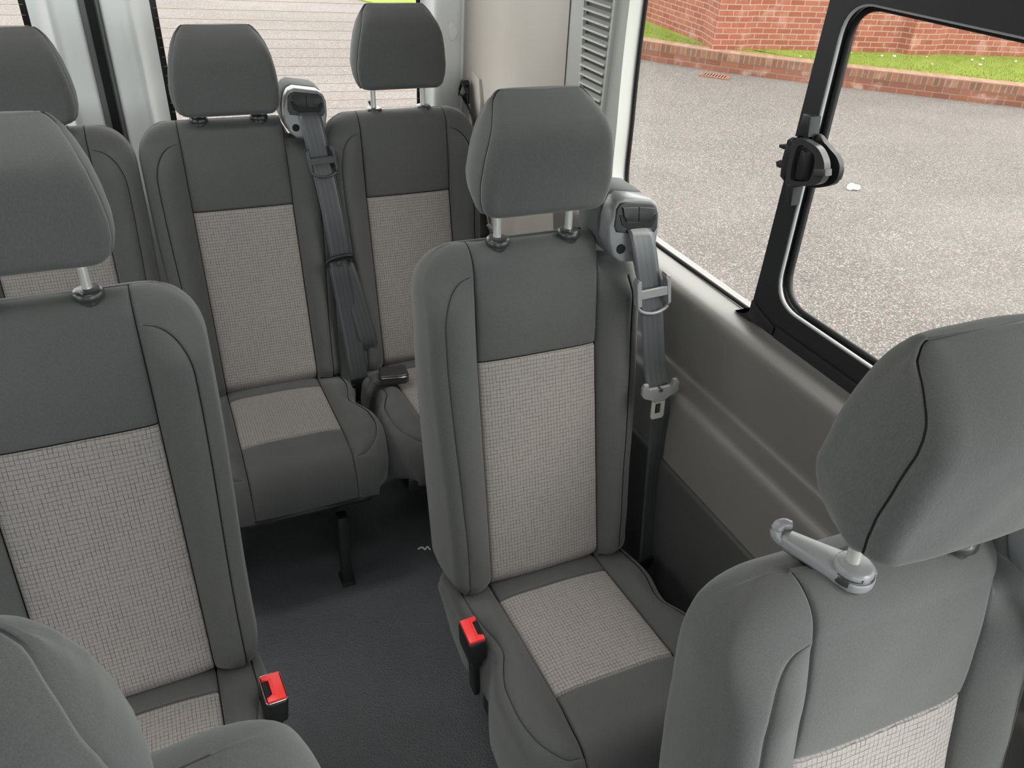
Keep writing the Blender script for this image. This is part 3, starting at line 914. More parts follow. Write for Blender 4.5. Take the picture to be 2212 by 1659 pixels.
def buckle_meshes():
    """red-topped buckle, standing upright, local origin at the middle of its top face"""
    r = {}
    b = MB()
    b.box((0, 0, -0.030), (0.036, 0.058, 0.056), (0, 0, 0), 0.006, 3)
    b.prism([(-0.017, -0.055), (0.017, -0.055), (0.010, -0.085), (-0.010, -0.085)], lambda a, z, d: (a * 0.8, d, z), -0.022, 0.022, 0.003)
    r['body'] = b.mesh('buckle_body', BLKP, 40)
    b = MB(); b.box((0, 0, -0.13), (0.012, 0.030, 0.10), (0, 0, 0), 0.003)
    r['stalk'] = b.mesh('buckle_stalk', BLKP, 40)
    b = MB()
    # button with a finger notch where the tongue enters
    b.prism([(-0.0145, 0.026), (0.0145, 0.026), (0.0145, -0.026), (-0.0145, -0.026), (-0.0145, -0.017), (-0.004, -0.015), (-0.004, 0.015), (-0.0145, 0.017)],
            lambda a, q_, d: (a, q_, d), -0.010, 0.0030, 0.0012, 2)
    b.prism([(-0.0045, 0.015), (-0.001, 0.017), (-0.001, -0.017), (-0.0045, -0.015)], lambda a, q_, d: (a, q_, d), 0.0, 0.0042, 0.0005, 1)
    r['button'] = b.mesh('release_button', RED, 40)
    b = MB()
    ring = []
    for (cx, cy, a0) in ((0.0125, 0.0235, 0), (-0.0125, 0.0235, 90), (-0.0125, -0.0235, 180), (0.0125, -0.0235, 270)):
        for k in range(5):
            a = math.radians(a0 + k * 22.5); ring.append((cx + 0.0045 * math.cos(a), cy + 0.0045 * math.sin(a), -0.0005))
    b.tube(ring, 0.0012, 6, closed=True)
    r['rim'] = b.mesh('buckle_rim', STEEL, 60)
    b = MB(); b.box((-0.0095, 0, -0.0015), (0.011, 0.031, 0.004)); r['slot'] = b.mesh('tongue_slot', RUB)
    return r
BK = buckle_meshes()

def frame_meshes(z0):
    r = {}
    b = MB()
    b.box((0, -0.15, -0.185), (0.34, 0.40, 0.05), (math.radians(-6), 0, 0), 0.01)
    b.box((0.15, 0.06, -0.14), (0.03, 0.08, 0.14), (0.2, 0, 0), 0.006)
    b.box((-0.15, 0.06, -0.14), (0.03, 0.08, 0.14), (0.2, 0, 0), 0.006)
    r['frame'] = b.mesh('seat_frame', DSTEEL, 40)
    b = MB()
    h = 0.44 - 0.20
    b.box((0, 0, -0.20 - h / 2), (0.026, 0.030, h), (0, 0, 0), 0.003)
    b.box((0, 0, -0.44 + 0.008), (0.036, 0.052, 0.016), (0, 0, 0), 0.003)
    r['leg'] = b.mesh('leg', DSTEEL, 40)
    b = MB(); b.box((0, -0.14, -0.34), (0.24, 0.32, 0.20), (0, 0, 0), 0.02)
    r['pedestal'] = b.mesh('pedestal', DSTEEL, 40)
    return r
FR = frame_meshes(-0.44)
BELTS = {'E': belt_parts('E'), 'B': belt_parts('B')}

def seat(loc, rz, label, group, belt=None, raised=True, lever='S', buckle=None, legs='legs', head_pose=None, back_tilt=0.0):
    root = empty('passenger_seat', loc, math.radians(rz))
    tag(root, label, 'seat', group)
    k = 'backR' if belt else 'backN'
    bk = link_mesh('backrest', MESH[k], root); bk.rotation_euler = (math.radians(-back_tilt), 0, 0)
    ins = link_mesh('insert_panel', MESH[k + 'i'], bk); tag(ins, 'light grey checked fabric panel of the backrest')
    cu = link_mesh('cushion', MESH['cush'], root)
    ins = link_mesh('insert_panel', MESH['cushi'], cu); tag(ins, 'light grey checked fabric panel of the cushion')
    hz = 0.693 if raised else 0.650
    hd = link_mesh('headrest', MESH['head'], root); hd.location = (0, 0.122, hz)
    if head_pose: hd.location = (head_pose[0], 0.122 + head_pose[1], hz + head_pose[2]); hd.rotation_euler = (0, 0, math.radians(head_pose[3]))
    for s in (-1, 1):
        p = link_mesh('headrest_post', MESH['postH' if raised else 'postL'], hd)
        p.location = (s * PW_, -0.122, -hz); tag(p, 'pale metal post')
        gq = link_mesh('post_guide', MESH['guide'], root); gq.location = (s * PW_, 0, 0)
        if s == -1 and lever:
            lv = link_mesh('release_lever', MESH['leverB' if lever == 'B' else 'leverS'], gq)
    link_mesh('seat_frame', FR['frame'], root)
    if legs == 'legs':
        for (x, y) in ((0.085, -0.36), (0.085, 0.02)):
            lg = link_mesh('leg', FR['leg'], root); lg.location = (x, y, 0)
    else:
        link_mesh('pedestal', FR['pedestal'], root)
    if belt:
        h = link_mesh('belt_outlet', MESH['hs_front'], root); tag(h, 'grey plastic shoulder outlet of the seat belt')
        for nm, key in (('outlet_cover', 'hs_fab'), ('slot_surround', 'hs_panel'), ('slot_flap', 'hs_flap'), ('slot_flap', 'hs_flap2'), ('retractor_hole', 'hs_hole'), ('belt_slot', 'hs_slot')):
            link_mesh(nm, MESH[key], h)
        sb = empty('seat_belt', (0, 0, 0), 0, root)
        for nm, me in BELTS[belt]: link_mesh(nm, me, sb)
    if buckle:
        (bx, by, bz), brz, tilt, tilty, full = buckle
        bu = link_mesh('belt_buckle', BK['body'], root)
        bu.location = (bx, by, bz); bu.rotation_euler = (tilt, tilty, brz)
        link_mesh('buckle_stalk', BK['stalk'], bu)
        x = link_mesh('release_button', BK['button'], bu); tag(x, 'red release button')
        link_mesh('tongue_slot', BK['slot'], bu)
        if full: link_mesh('buckle_rim', BK['rim'], bu)
    return root

GR = 'passenger seats in rows'
xR, yR, yM, yF = 0.0, 1.7914, 0.9369, 0.1368
seat((-0.245, yR, -0.005), 0, 'charcoal rear-row seat at the far left, partly hidden behind the nearer left seat', GR, raised=False)
seat((0.1828, yR, -0.005), -0.4, 'charcoal rear-row seat with lowered headrest and a black belt hanging down its right side', GR, belt='B', raised=False)
c_seat = seat((0.602, yR - 0.004, -0.005), 0.6, 'charcoal rear-row seat with raised headrest on long posts, right next to the pale pillar', GR, raised=True, back_tilt=-1.8)
c_seat.scale = (0.965, 1, 1)
seat((-0.1832, yM, 0), 0.4, 'charcoal seat left of the aisle with a chrome-rimmed red buckle on its aisle side', GR, raised=True, buckle=((0.202, -0.115, 0.040), math.radians(4), 0.0, 0.10, True))
seat((0.5743, yM, 0), -0.9, 'single charcoal seat in the middle beside the side window, unlatched belt hanging on its right', GR, belt='E', raised=True, buckle=((-0.206, -0.118, 0.022), math.radians(180), 0.0, 0.06, False), legs='pedestal')
seat((0.5887, yF, 0), -2.2, 'nearest right-hand seat with hooked lever at its left headrest post and big raised headrest', GR, belt='E', raised=True, lever='B', legs='pedestal')
seat((-0.160, 0.143, 0), 5, 'nearest seat at the bottom left corner, only its headrest and shoulder in view', GR, raised=False, lever=None, head_pose=(-0.017, -0.003, -0.004, -2))

# ------------------------------------------------------------------ black buckle lying between rear seats
r = empty('belt_buckle', (0.6105 - 0.136, yR - 0.135, 0.026), math.radians(-8))
tag(r, 'black belt buckle lying flat on the cushion front of the rear right seat', 'seat belt buckle')
b = MB(); b.prism([(-0.036, -0.024), (0.030, -0.027), (0.038, -0.020), (0.038, 0.022), (0.030, 0.028), (-0.034, 0.024)], lambda a, q_, d: (a, q_, d), -0.014, 0.016, 0.005, 3)
link_mesh('buckle_body', b.mesh('buckle_body', GUIDEP, 40), r)
b = MB(); b.tube([(-0.033, -0.0255, 0.010), (0.0, -0.0275, 0.010), (0.031, -0.0275, 0.010), (0.038, -0.021, 0.010)], 0.0008, 6)
tag(link_mesh('buckle_rim', b.mesh('buckle_rim', STEEL, 40), r), 'thin bright edge line')
link_mesh('buckle_strap', ribbon('buckle_strap', [(-0.030, 0.0, 0.0), (-0.048, -0.004, 0.004), (-0.062, -0.014, -0.006), (-0.074, -0.020, -0.03), (-0.082, -0.012, -0.07), (-0.086, -0.004, -0.13)], [(0, 1, 0), (0, 1, 0), (.2, 1, 0), (.3, 1, 0), (.3, 1, 0), (.3, 1, 0)], 0.036, WEB), r)

# ------------------------------------------------------------------ van body : floor, ceiling, walls
def struct(name, me, parent=None):
    o = link_mesh(name, me, parent)
    if parent is None: o['kind'] = 'structure'
    return o
ZF = -0.44
XC = -0.073
b = MB(); b.box((XC, -0.30, ZF - 0.02), (1.90, 5.16, 0.04)); struct('floor', b.mesh('floor', FLOOR))
b = MB(); b.box((XC, -0.30, 1.52), (2.0, 5.2, 0.04)); struct('ceiling', b.mesh('ceiling', HEAD))

def fill_lamp(y, power, label):  # unseen fill lamps, added to brighten the rear seats
    r = empty('added_fill_light', (XC, y, 1.50)); tag(r, label, 'added fill light')
    b = MB(); b.box((0, 0, -0.006), (0.62, 0.20, 0.024), (0, 0, 0), 0.008, 3); link_mesh('fill_lamp_housing', b.mesh('fill_lamp_housing', TRIM, 40), r)
    b = MB(); b.box((0, 0, -0.019), (0.58, 0.16, 0.004)); link_mesh('fill_lamp_diffuser', b.mesh('fill_lamp_diffuser', HEAD), r)
    d = bpy.data.lights.new('fill_lamp_light', 'AREA'); d.shape = 'RECTANGLE'; d.size = 0.58; d.size_y = 0.16; d.energy = power; d.color = (1.0, 0.99, 0.96)
    o = bpy.data.objects.new('fill_lamp_light', d); COL.objects.link(o); o.parent = r; o.location = (0, 0, -0.022)
fill_lamp(0.55, 0.5, 'added unseen fill lamp above the middle row of seats')
fill_lamp(1.30, 0.8, 'added unseen fill lamp in front of the rear row of seats')
def yz(a, z, d): return (d, a, z)
def rounded(pts_c, seg=8):
    """pts_c: list of (y, z, r) corners -> rounded outline, seg+1 points per corner"""
    out = []; n = len(pts_c)
    for i, (y, z, r) in enumerate(pts_c):
        p0 = np.array(pts_c[i - 1][:2]); p = np.array((y, z)); p1 = np.array(pts_c[(i + 1) % n][:2])
        d0 = (p0 - p) / np.linalg.norm(p0 - p); d1 = (p1 - p) / np.linalg.norm(p1 - p)
        ang = math.acos(max(-1, min(1, float(d0 @ d1)))); k = r / math.tan(ang / 2)
        a, c = p + d0 * k, p + d1 * k
        for s in range(seg + 1):
            t = s / seg
            out.append(tuple((1 - t) ** 2 * a + 2 * t * (1 - t) * (p * 0.9 + (a + c) / 2 * 0.1) + t * t * c))
    return out
def ring_outer(inner, box):
    """square outer outline with as many points as inner, by projecting rays"""
    y0, y1, z0, z1 = box; out = []
    n = len(inner); q = n // 4
    cs = [(y1, z0), (y0, z0), (y0, z1), (y1, z1)]
    for i, (y, z) in enumerate(inner):
        c = cs[i // q]; k = (i % q) / (q - 1)
        y_, z_ = y, z
        # first half of a corner slides along the incoming side, second half along the outgoing side
        prev = cs[i // q - 1]; nxt = cs[(i // q + 1) % 4]
        if k < 0.5:
            a = k * 2; start = (c[0], z) if c[0] == prev[0] else (y, c[1])
            f = inner[(i // q) * q]; start = (c[0], f[1]) if c[0] == prev[0] else (f[0], c[1])
            out.append((start[0] + (c[0] - start[0]) * a, start[1] + (c[1] - start[1]) * a))
        else:
            a = (k - 0.5) * 2; l_ = inner[(i // q) * q + q - 1]
            end = (c[0], l_[1]) if c[0] == nxt[0] else (l_[0], c[1])
            out.append((c[0] + (end[0] - c[0]) * a, c[1] + (end[1] - c[1]) * a))
    return out

# lower side panel with its two shelves, extruded along the van
def side_profile(sgn, y0, y1, name, mat, ny=2):
    P = [(0.952, 0.50), (0.944, 0.511), (0.936, 0.5145), (0.930, 0.5150), (0.900, 0.5128), (0.890, 0.5115), (0.883, 0.5085), (0.8775, 0.5035), (0.8750, 0.4965), (0.8748, 0.488),
         (0.8765, 0.475), (0.8920, 0.356), (0.8928, 0.348), (0.8912, 0.3425), (0.887, 0.3395), (0.881, 0.3385), (0.854, 0.3355), (0.8465, 0.3340), (0.8405, 0.3300), (0.8370, 0.3235), (0.8362, 0.314),
         (0.8370, 0.290), (0.842, 0.0), (0.850, -0.30), (0.852, ZF), (0.99, ZF), (0.99, 0.50)]
    V, F = [], []
    n = len(P)
    ys = np.linspace(y0, y1, ny)
    for y in ys:
        for (x, z) in P:
            V.append(((x if sgn > 0 else 2 * XC - x), y, z))
    for i in range(ny - 1):
        for j in range(n):
            k = (j + 1) % n
            F.append((i * n + j, i * n + k, (i + 1) * n + k, (i + 1) * n + j))
    F.append(tuple(range(n))); F.append(tuple((ny - 1) * n + j for j in reversed(range(n))))
    bm = bmesh.new(); vs = [bm.verts.new(v) for v in V]
    for f in F: bm.faces.new([vs[i] for i in f])
    bmesh.ops.recalc_face_normals(bm, faces=bm.faces[:])
    bmesh.ops.subdivide_edges
    for f in bm.faces: f.smooth = True
    for e in bm.edges:
        if len(e.link_faces) == 2 and e.calc_face_angle(0) > math.radians(50): e.smooth = False
    me = bpy.data.meshes.new(name); bm.to_mesh(me); bm.free(); me.materials.append(mat)
    return me

wr = struct('wall_right', side_profile(1, 0.0, 1.60, 'wall_right', LOWT))
tag(wr, 'grey lower side panel with two ledges')
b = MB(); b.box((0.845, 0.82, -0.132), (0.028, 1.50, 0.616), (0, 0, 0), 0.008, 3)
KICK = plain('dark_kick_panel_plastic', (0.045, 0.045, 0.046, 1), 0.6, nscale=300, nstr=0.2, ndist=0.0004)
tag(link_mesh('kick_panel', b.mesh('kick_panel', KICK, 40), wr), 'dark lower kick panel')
# window surrounds on the right side
inner1 = rounded([(0.905, 0.5160, 0.030), (1.398, 0.5160, 0.085), (1.415, 1.12, 0.03), (0.925, 1.12, 0.03)])
inner1 = [(y, z) for y, z in inner1]
def flip_order(pts): return pts
b = MB()
# rear side of window 1: vent pillar (inner skin, one slab with the window edge following the rounded corner)
edge = smooth_path([(1.258, 0.5145), (1.300, 0.523), (1.340, 0.540), (1.370, 0.562), (1.388, 0.592), (1.398, 0.630), (1.404, 0.72), (1.411, 0.80), (1.416, 0.90), (1.420, 1.12)], 5)
poly = [(float(p[0]), float(p[1])) for p in edge] + [(1.66, 1.12), (1.66, 0.50), (1.258, 0.50)]
b.prism(poly, yz, 0.905, 0.945, 0.006, 3)
b.box((0.925, 1.63, 0.04), (0.04, 0.06, 0.96))
vp = link_mesh('vent_pillar', b.mesh('vent_pillar', TRIM, 40), wr); tag(vp, 'light grey pillar trim with louvred vent')
# recess for the louvres (dark backing) and the louvres
b = MB(); b.prism([(1.462, 0.66), (1.462, 1.10), (1.600, 1.10), (1.545, 0.66)], yz, 0.9025, 0.906)
bk = link_mesh('vent_backing', b.mesh('vent_backing', DGP), wr)
b = MB()
for k in range(22):
    z = 0.668 + k * 0.0182
    y1_ = 1.546 + (z - 0.66) / 0.44 * 0.052
    b.prism([(0.9045, z + 0.006), (0.892, z + 0.0005), (0.8905, z - 0.003), (0.893, z - 0.0035), (0.9045, z + 0.001)],
            lambda x, zz, d: (x, d, zz), 1.464, y1_, 0.0)
link_mesh('vent_louvres', b.mesh('vent_louvres', TRIM, 30), wr)
b = MB()
fr_o = [(1.455, 0.650), (1.455, 1.108), (1.609, 1.108), (1.551, 0.650)]; fr_i = [(1.463, 0.660), (1.463, 1.10), (1.600, 1.10), (1.546, 0.660)]
b.ring(fr_o, fr_i, yz, 0.895, 0.906)
link_mesh('vent_rim', b.mesh('vent_rim', TRIM, 30), wr)
b = MB()
b.tube([(0.9045, 1.636, 0.5), (0.9045, 1.650, 0.8), (0.9045, 1.665, 1.12)], 0.0016, 6)
link_mesh('panel_joint', b.mesh('panel_joint', DGP), wr)

# rear pillar trim (warm beige), gently curved in plan, from the vent pillar to the rear doors
def lofted_wall(name, plan, z0, z1, thick, mat, nz=2, lean=0.0):
    V, F = [], []; n = len(plan)
    for i in range(nz):
        z = z0 + (z1 - z0) * i / (nz - 1)
        for (x, y) in plan: V.append((x - lean * max(0, z), y, z))
        for (x, y) in plan: V.append((x + thick - lean * max(0, z), y, z))
    S = 2 * n
    for i in range(nz - 1):
        a, c = i * S, (i + 1) * S
        for j in range(n - 1):
            F.append((a + j, a + j + 1, c + j + 1, c + j)); F.append((a + n + j, c + n + j, c + n + j + 1, a + n + j + 1))
        F.append((a, c, c + n, a + n)); F.append((a + n - 1, a + 2 * n - 1, c + 2 * n - 1, c + n - 1))
    return mk(name, V, F, mat)
plan = [(float(p[0]), float(p[1])) for p in smooth_path([(0.908, 1.655), (0.903, 1.70), (0.904, 1.76), (0.908, 1.85), (0.900, 1.92), (0.892, 1.98), (0.894, 2.06), (0.893, 2.12), (0.884, 2.17), (0.877, 2.20), (0.876, 2.225)], 5)]
o = link_mesh('rear_pillar_trim', lofted_wall('rear_pillar_trim', plan, ZF, 1.50, 0.05, PILT, 12), wr); tag(o, 'warm beige-grey rear corner trim')
b = MB(); b.prism([(2.10, 0.30), (2.10, 0.60), (2.12, 0.655), (2.20, 0.675), (2.215, 0.66), (2.215, 0.30)], yz, 0.8835, 0.91, 0.004, 3)
link_mesh('belt_recess_panel', b.mesh('belt_recess_panel', PILT, 40), wr)
# roof rail above the windows
b = MB(); b.box((0.93, 0.82, 1.31), (0.05, 1.70, 0.40), (0, 0, 0), 0.01)
link_mesh('roof_rail_trim', b.mesh('roof_rail_trim', TRIM, 40), wr)
# front body side, cab part: solid panels below and above the cab glass, side door opening left open between
b = MB(); b.box((0.94, -2.15, 0.0), (0.06, 1.46, 0.88)); b.box((0.94, -2.15, 1.33), (0.06, 1.46, 0.36)); b.box((0.94, -1.40, 0.53), (0.06, 0.08, 1.94)); b.box((0.94, -0.02, 0.53), (0.06, 0.05, 1.94)); b.box((0.94, -0.72, 1.45), (0.06, 1.36, 0.12))
struct('wall_front_right', b.mesh('wall_front_right', TRIM))

# window 1 : fixed pane
w1 = empty('window_1'); w1['kind'] = 'structure'
b = MB(); b.box((0.948, 1.16, 0.81), (0.004, 0.56, 0.66)); link_mesh('glass_pane', b.mesh('glass_pane', GLS), w1)
b = MB()
seal = [(0.9405, float(p[0]), float(p[1])) for p in smooth_path([(0.905, 0.5185), (1.10, 0.5175), (1.258, 0.5175), (1.300, 0.526), (1.338, 0.543), (1.366, 0.565), (1.384, 0.594), (1.394, 0.632), (1.400, 0.72), (1.407, 0.80), (1.412, 0.90), (1.416, 1.12)], 5)]
b.tube(seal, 0.0042, 8); link_mesh('window_seal', b.mesh('window_seal', RUB, 60), w1)

# window 2 : sliding window in a black frame
w2 = empty('window_2'); w2['kind'] = 'structure'
# corners in order: rear-bottom, front-bottom, front-top, rear-top
inner2 = rounded([(0.862, 0.577, 0.055), (0.10, 0.577, 0.05), (0.10, 1.040, 0.05), (0.880, 1.040, 0.045)])
n4 = len(inner2) // 4
def sq(corner_pts, box):
    y0, y1, z0, z1 = box; cs = [(y1, z0), (y0, z0), (y0, z1), (y1 + 0.004, z1)]
    out = []
    for ci in range(4):
        c = cs[ci]; f = inner2[ci * n4]; l_ = inner2[ci * n4 + n4 - 1]
        # incoming edge runs along y for corners 1,3 and along z for corners 0,2
        if ci in (1, 3): s0 = (f[0], c[1]); s1 = (c[0], l_[1])
        else: s0 = (c[0], f[1]); s1 = (l_[0], c[1])
        for k in range(n4):
            t = k / (n4 - 1)
            if t < 0.5: a = t * 2; out.append((s0[0] + (c[0] - s0[0]) * a, s0[1] + (c[1] - s0[1]) * a))
            else: a = t * 2 - 1; out.append((c[0] + (s1[0] - c[0]) * a, c[1] + (s1[1] - c[1]) * a))
    return out
outer2 = sq(inner2, (0.03, 0.906, 0.522, 1.16))
b = MB(); b.ring(outer2, inner2, yz, 0.912, 0.944)
b.prism([(0.9065, 0.5160), (0.948, 0.5160), (0.934, 0.5185), (0.922, 0.5235), (0.913, 0.532), (0.9085, 0.543), (0.9065, 0.560)], yz, 0.916, 0.9445)
link_mesh('sliding_frame', b.mesh('sliding_frame', BLKP, 30), w2)
b = MB(); b.tube([(0.917, y, z) for y, z in inner2], 0.0034, 8, closed=True)
tag(link_mesh('window_seal', b.mesh('window_seal', SEALG, 60), w2), 'shiny grey seal lip')
b = MB(); b.tube([(0.930, y + (0.49 - y) * 0.012, z + (0.81 - z) * 0.02) for y, z in inner2], 0.0045, 8, closed=True)
link_mesh('inner_seal', b.mesh('inner_seal', RUB, 60), w2)
b = MB(); b.prism([(0.835, 0.5235), (0.835, 0.545), (0.10, 0.545), (0.10, 0.5235)], yz, 0.906, 0.914, 0.003, 2)
b.prism([(0.906, 0.530), (0.890, 0.5240), (0.84, 0.5240), (0.84, 0.540), (0.906, 0.560)], yz, 0.908, 0.914, 0.002, 2)
link_mesh('bottom_rail', b.mesh('bottom_rail', BLKP, 40), w2)
b = MB(); b.box((0.934, 0.49, 0.81), (0.004, 0.80, 0.50)); link_mesh('glass_pane', b.mesh('glass_pane', GLS), w2)
# faint etched mark near the lower rear corner of the pane
ETCHM = plain('etched_glass_mark', (0.10, 0.095, 0.09, 1), 0.6)
b = MB()
def etch(y, z): return (0.9312, y, z)
ell = [etch(0.826 + 0.016 * math.cos(a) , 0.640 + 0.006 * math.sin(a)) for a in np.linspace(0, 2 * math.pi, 25)[:-1]]
b.tube(ell, 0.00028, 4, closed=True)
ell = [etch(0.806 + 0.0045 * math.cos(a), 0.6175 + 0.0045 * math.sin(a)) for a in np.linspace(0, 2 * math.pi, 17)[:-1]]
b.tube(ell, 0.00028, 4, closed=True)
b.tube([etch(0.842, 0.629), etch(0.812, 0.6285)], 0.0003, 4)
for k in range(7):
    y = 0.838 - k * 0.0035
    b.tube([etch(y, 0.631), etch(y - 0.0012, 0.6345)], 0.00025, 4)
link_mesh('etched_mark', b.mesh('etched_mark', ETCHM), w2)

# latch on the sliding window
def smooth_closed(pts, n=4):
    P = [np.array(p, float) for p in pts]; k = len(P); out = []
    for i in range(k):
        a, b_, c, d = P[i - 1], P[i], P[(i + 1) % k], P[(i + 2) % k]
        for s in range(n):
            t = s / n
            out.append(tuple(0.5 * ((2 * b_) + (-a + c) * t + (2 * a - 5 * b_ + 4 * c - d) * t * t + (-a + 3 * b_ - 3 * c + d) * t ** 3)))
    return out
lt = empty('window_latch', (0.912, 0.85, 0.82))
tag(lt, 'black plastic D-shaped window latch on the sliding window divider', 'window latch')
def lyz(y, z, d): return (d - 0.912, y - 0.85, z - 0.82)
PAD = [(0.862, 0.858), (0.839, 0.854), (0.826, 0.849), (0.811, 0.843), (0.8, 0.833), (0.797, 0.819), (0.801, 0.807), (0.814, 0.797), (0.838, 0.787), (0.862, 0.789)]
DO = [(0.878, 0.847), (0.867, 0.854), (0.855, 0.855), (0.829, 0.852), (0.813, 0.842), (0.805, 0.83), (0.803, 0.815), (0.81, 0.804), (0.831, 0.794), (0.862, 0.784), (0.872, 0.786), (0.877, 0.815)]
DI = [(0.867, 0.840), (0.861, 0.846), (0.851, 0.846), (0.834, 0.842), (0.827, 0.835), (0.825, 0.826), (0.825, 0.814), (0.827, 0.804), (0.838, 0.798), (0.857, 0.793), (0.865, 0.797), (0.868, 0.820)]
b = MB(); b.prism(smooth_closed(PAD), lyz, 0.903, 0.9125, 0.002, 2); link_mesh('latch_pad', b.mesh('latch_pad', BLKP, 40), lt)
b = MB(); b.ring(smooth_closed(DO), smooth_closed(DI), lyz, 0.880, 0.892); link_mesh('latch_handle', b.mesh('latch_handle', GUIDEP, 30), lt)
BAR = [(0.862, 0.84), (0.851, 0.838), (0.846, 0.817), (0.844, 0.797), (0.861, 0.793), (0.864, 0.822)]
b = MB(); b.prism(BAR, lyz, 0.884, 0.912, 0.002, 2); link_mesh('latch_core', b.mesh('latch_core', BLKP, 40), lt)
BLK = [(0.893, 0.845), (0.884, 0.852), (0.878, 0.852), (0.8795, 0.82), (0.875, 0.787), (0.879, 0.785), (0.889, 0.789), (0.894, 0.817)]
b = MB(); b.prism(BLK, lyz, 0.882, 0.912, 0.0025, 2)
b.cyl(lyz(0.887, 0.841, 0.8815), lyz(0.887, 0.841, 0.884), 0.004, n=16)
b.prism([(0.922, 0.828), (0.909, 0.833), (0.893, 0.836), (0.893, 0.826), (0.91, 0.824), (0.920, 0.823)], lyz, 0.896, 0.904, 0.002, 2)
b.prism([(0.920, 0.801), (0.91, 0.808), (0.893, 0.810), (0.893, 0.799), (0.908, 0.797), (0.915, 0.794)], lyz, 0.896, 0.904, 0.002, 2)
link_mesh('latch_block', b.mesh('latch_block', BLKP, 40), lt)
b = MB(); b.prism([(0.883, 0.885), (0.866, 0.885), (0.861, 0.857), (0.884, 0.852)], lyz, 0.890, 0.912, 0.002, 2)
link_mesh('latch_wedge', b.mesh('latch_wedge', BLKP, 40), lt)
b = MB(); b.prism([(0.883, 0.777), (0.866, 0.778), (0.862, 0.750), (0.872, 0.752)], lyz, 0.894, 0.912, 0.002, 2)
link_mesh('latch_wedge', b.mesh('latch_wedge', BLKP, 40), lt)
b = MB(); b.prism([(0.820, 0.824), (0.799, 0.830), (0.796, 0.821), (0.817, 0.814)], lyz, 0.876, 0.890, 0.002, 2)
link_mesh('latch_tab', b.mesh('latch_tab', DGP, 40), lt)

# ------------------------------------------------------------------ rear doors
YD = 2.22
def xz(x, z, d): return (x, d, z)
def stile(prof, z0, z1, name, mat, parent, nz=2):
    """vertical extrusion of an open plan profile (x, y) given 12 mm body behind it"""
    V, F = [], []; n = len(prof)
    for i in range(2):
        z = (z0, z1)[i]
        for (x, y) in prof: V.append((x, y, z))
        V.append((prof[-1][0], YD + 0.05, z)); V.append((prof[0][0], YD + 0.05, z))
    S = n + 2
    for j in range(S):
        k = (j + 1) % S; F.append((j, k, S + k, S + j))
    F.append(tuple(reversed(range(S)))); F.append(tuple(range(S, 2 * S)))
    bm = bmesh.new(); vs = [bm.verts.new(v) for v in V]
    for f in F: bm.faces.new([vs[i] for i in f])
    bmesh.ops.recalc_face_normals(bm, faces=bm.faces[:])
    for f in bm.faces: f.smooth = True
    for e in bm.edges:
        if len(e.link_faces) == 2 and e.calc_face_angle(0) > math.radians(40): e.smooth = False
    me = bpy.data.meshes.new(name); bm.to_mesh(me); bm.free(); me.materials.append(mat)
    return link_mesh(name, me, parent)
def sm(pts, n=4): return [(float(p[0]), float(p[1])) for p in smooth_path(pts, n)]
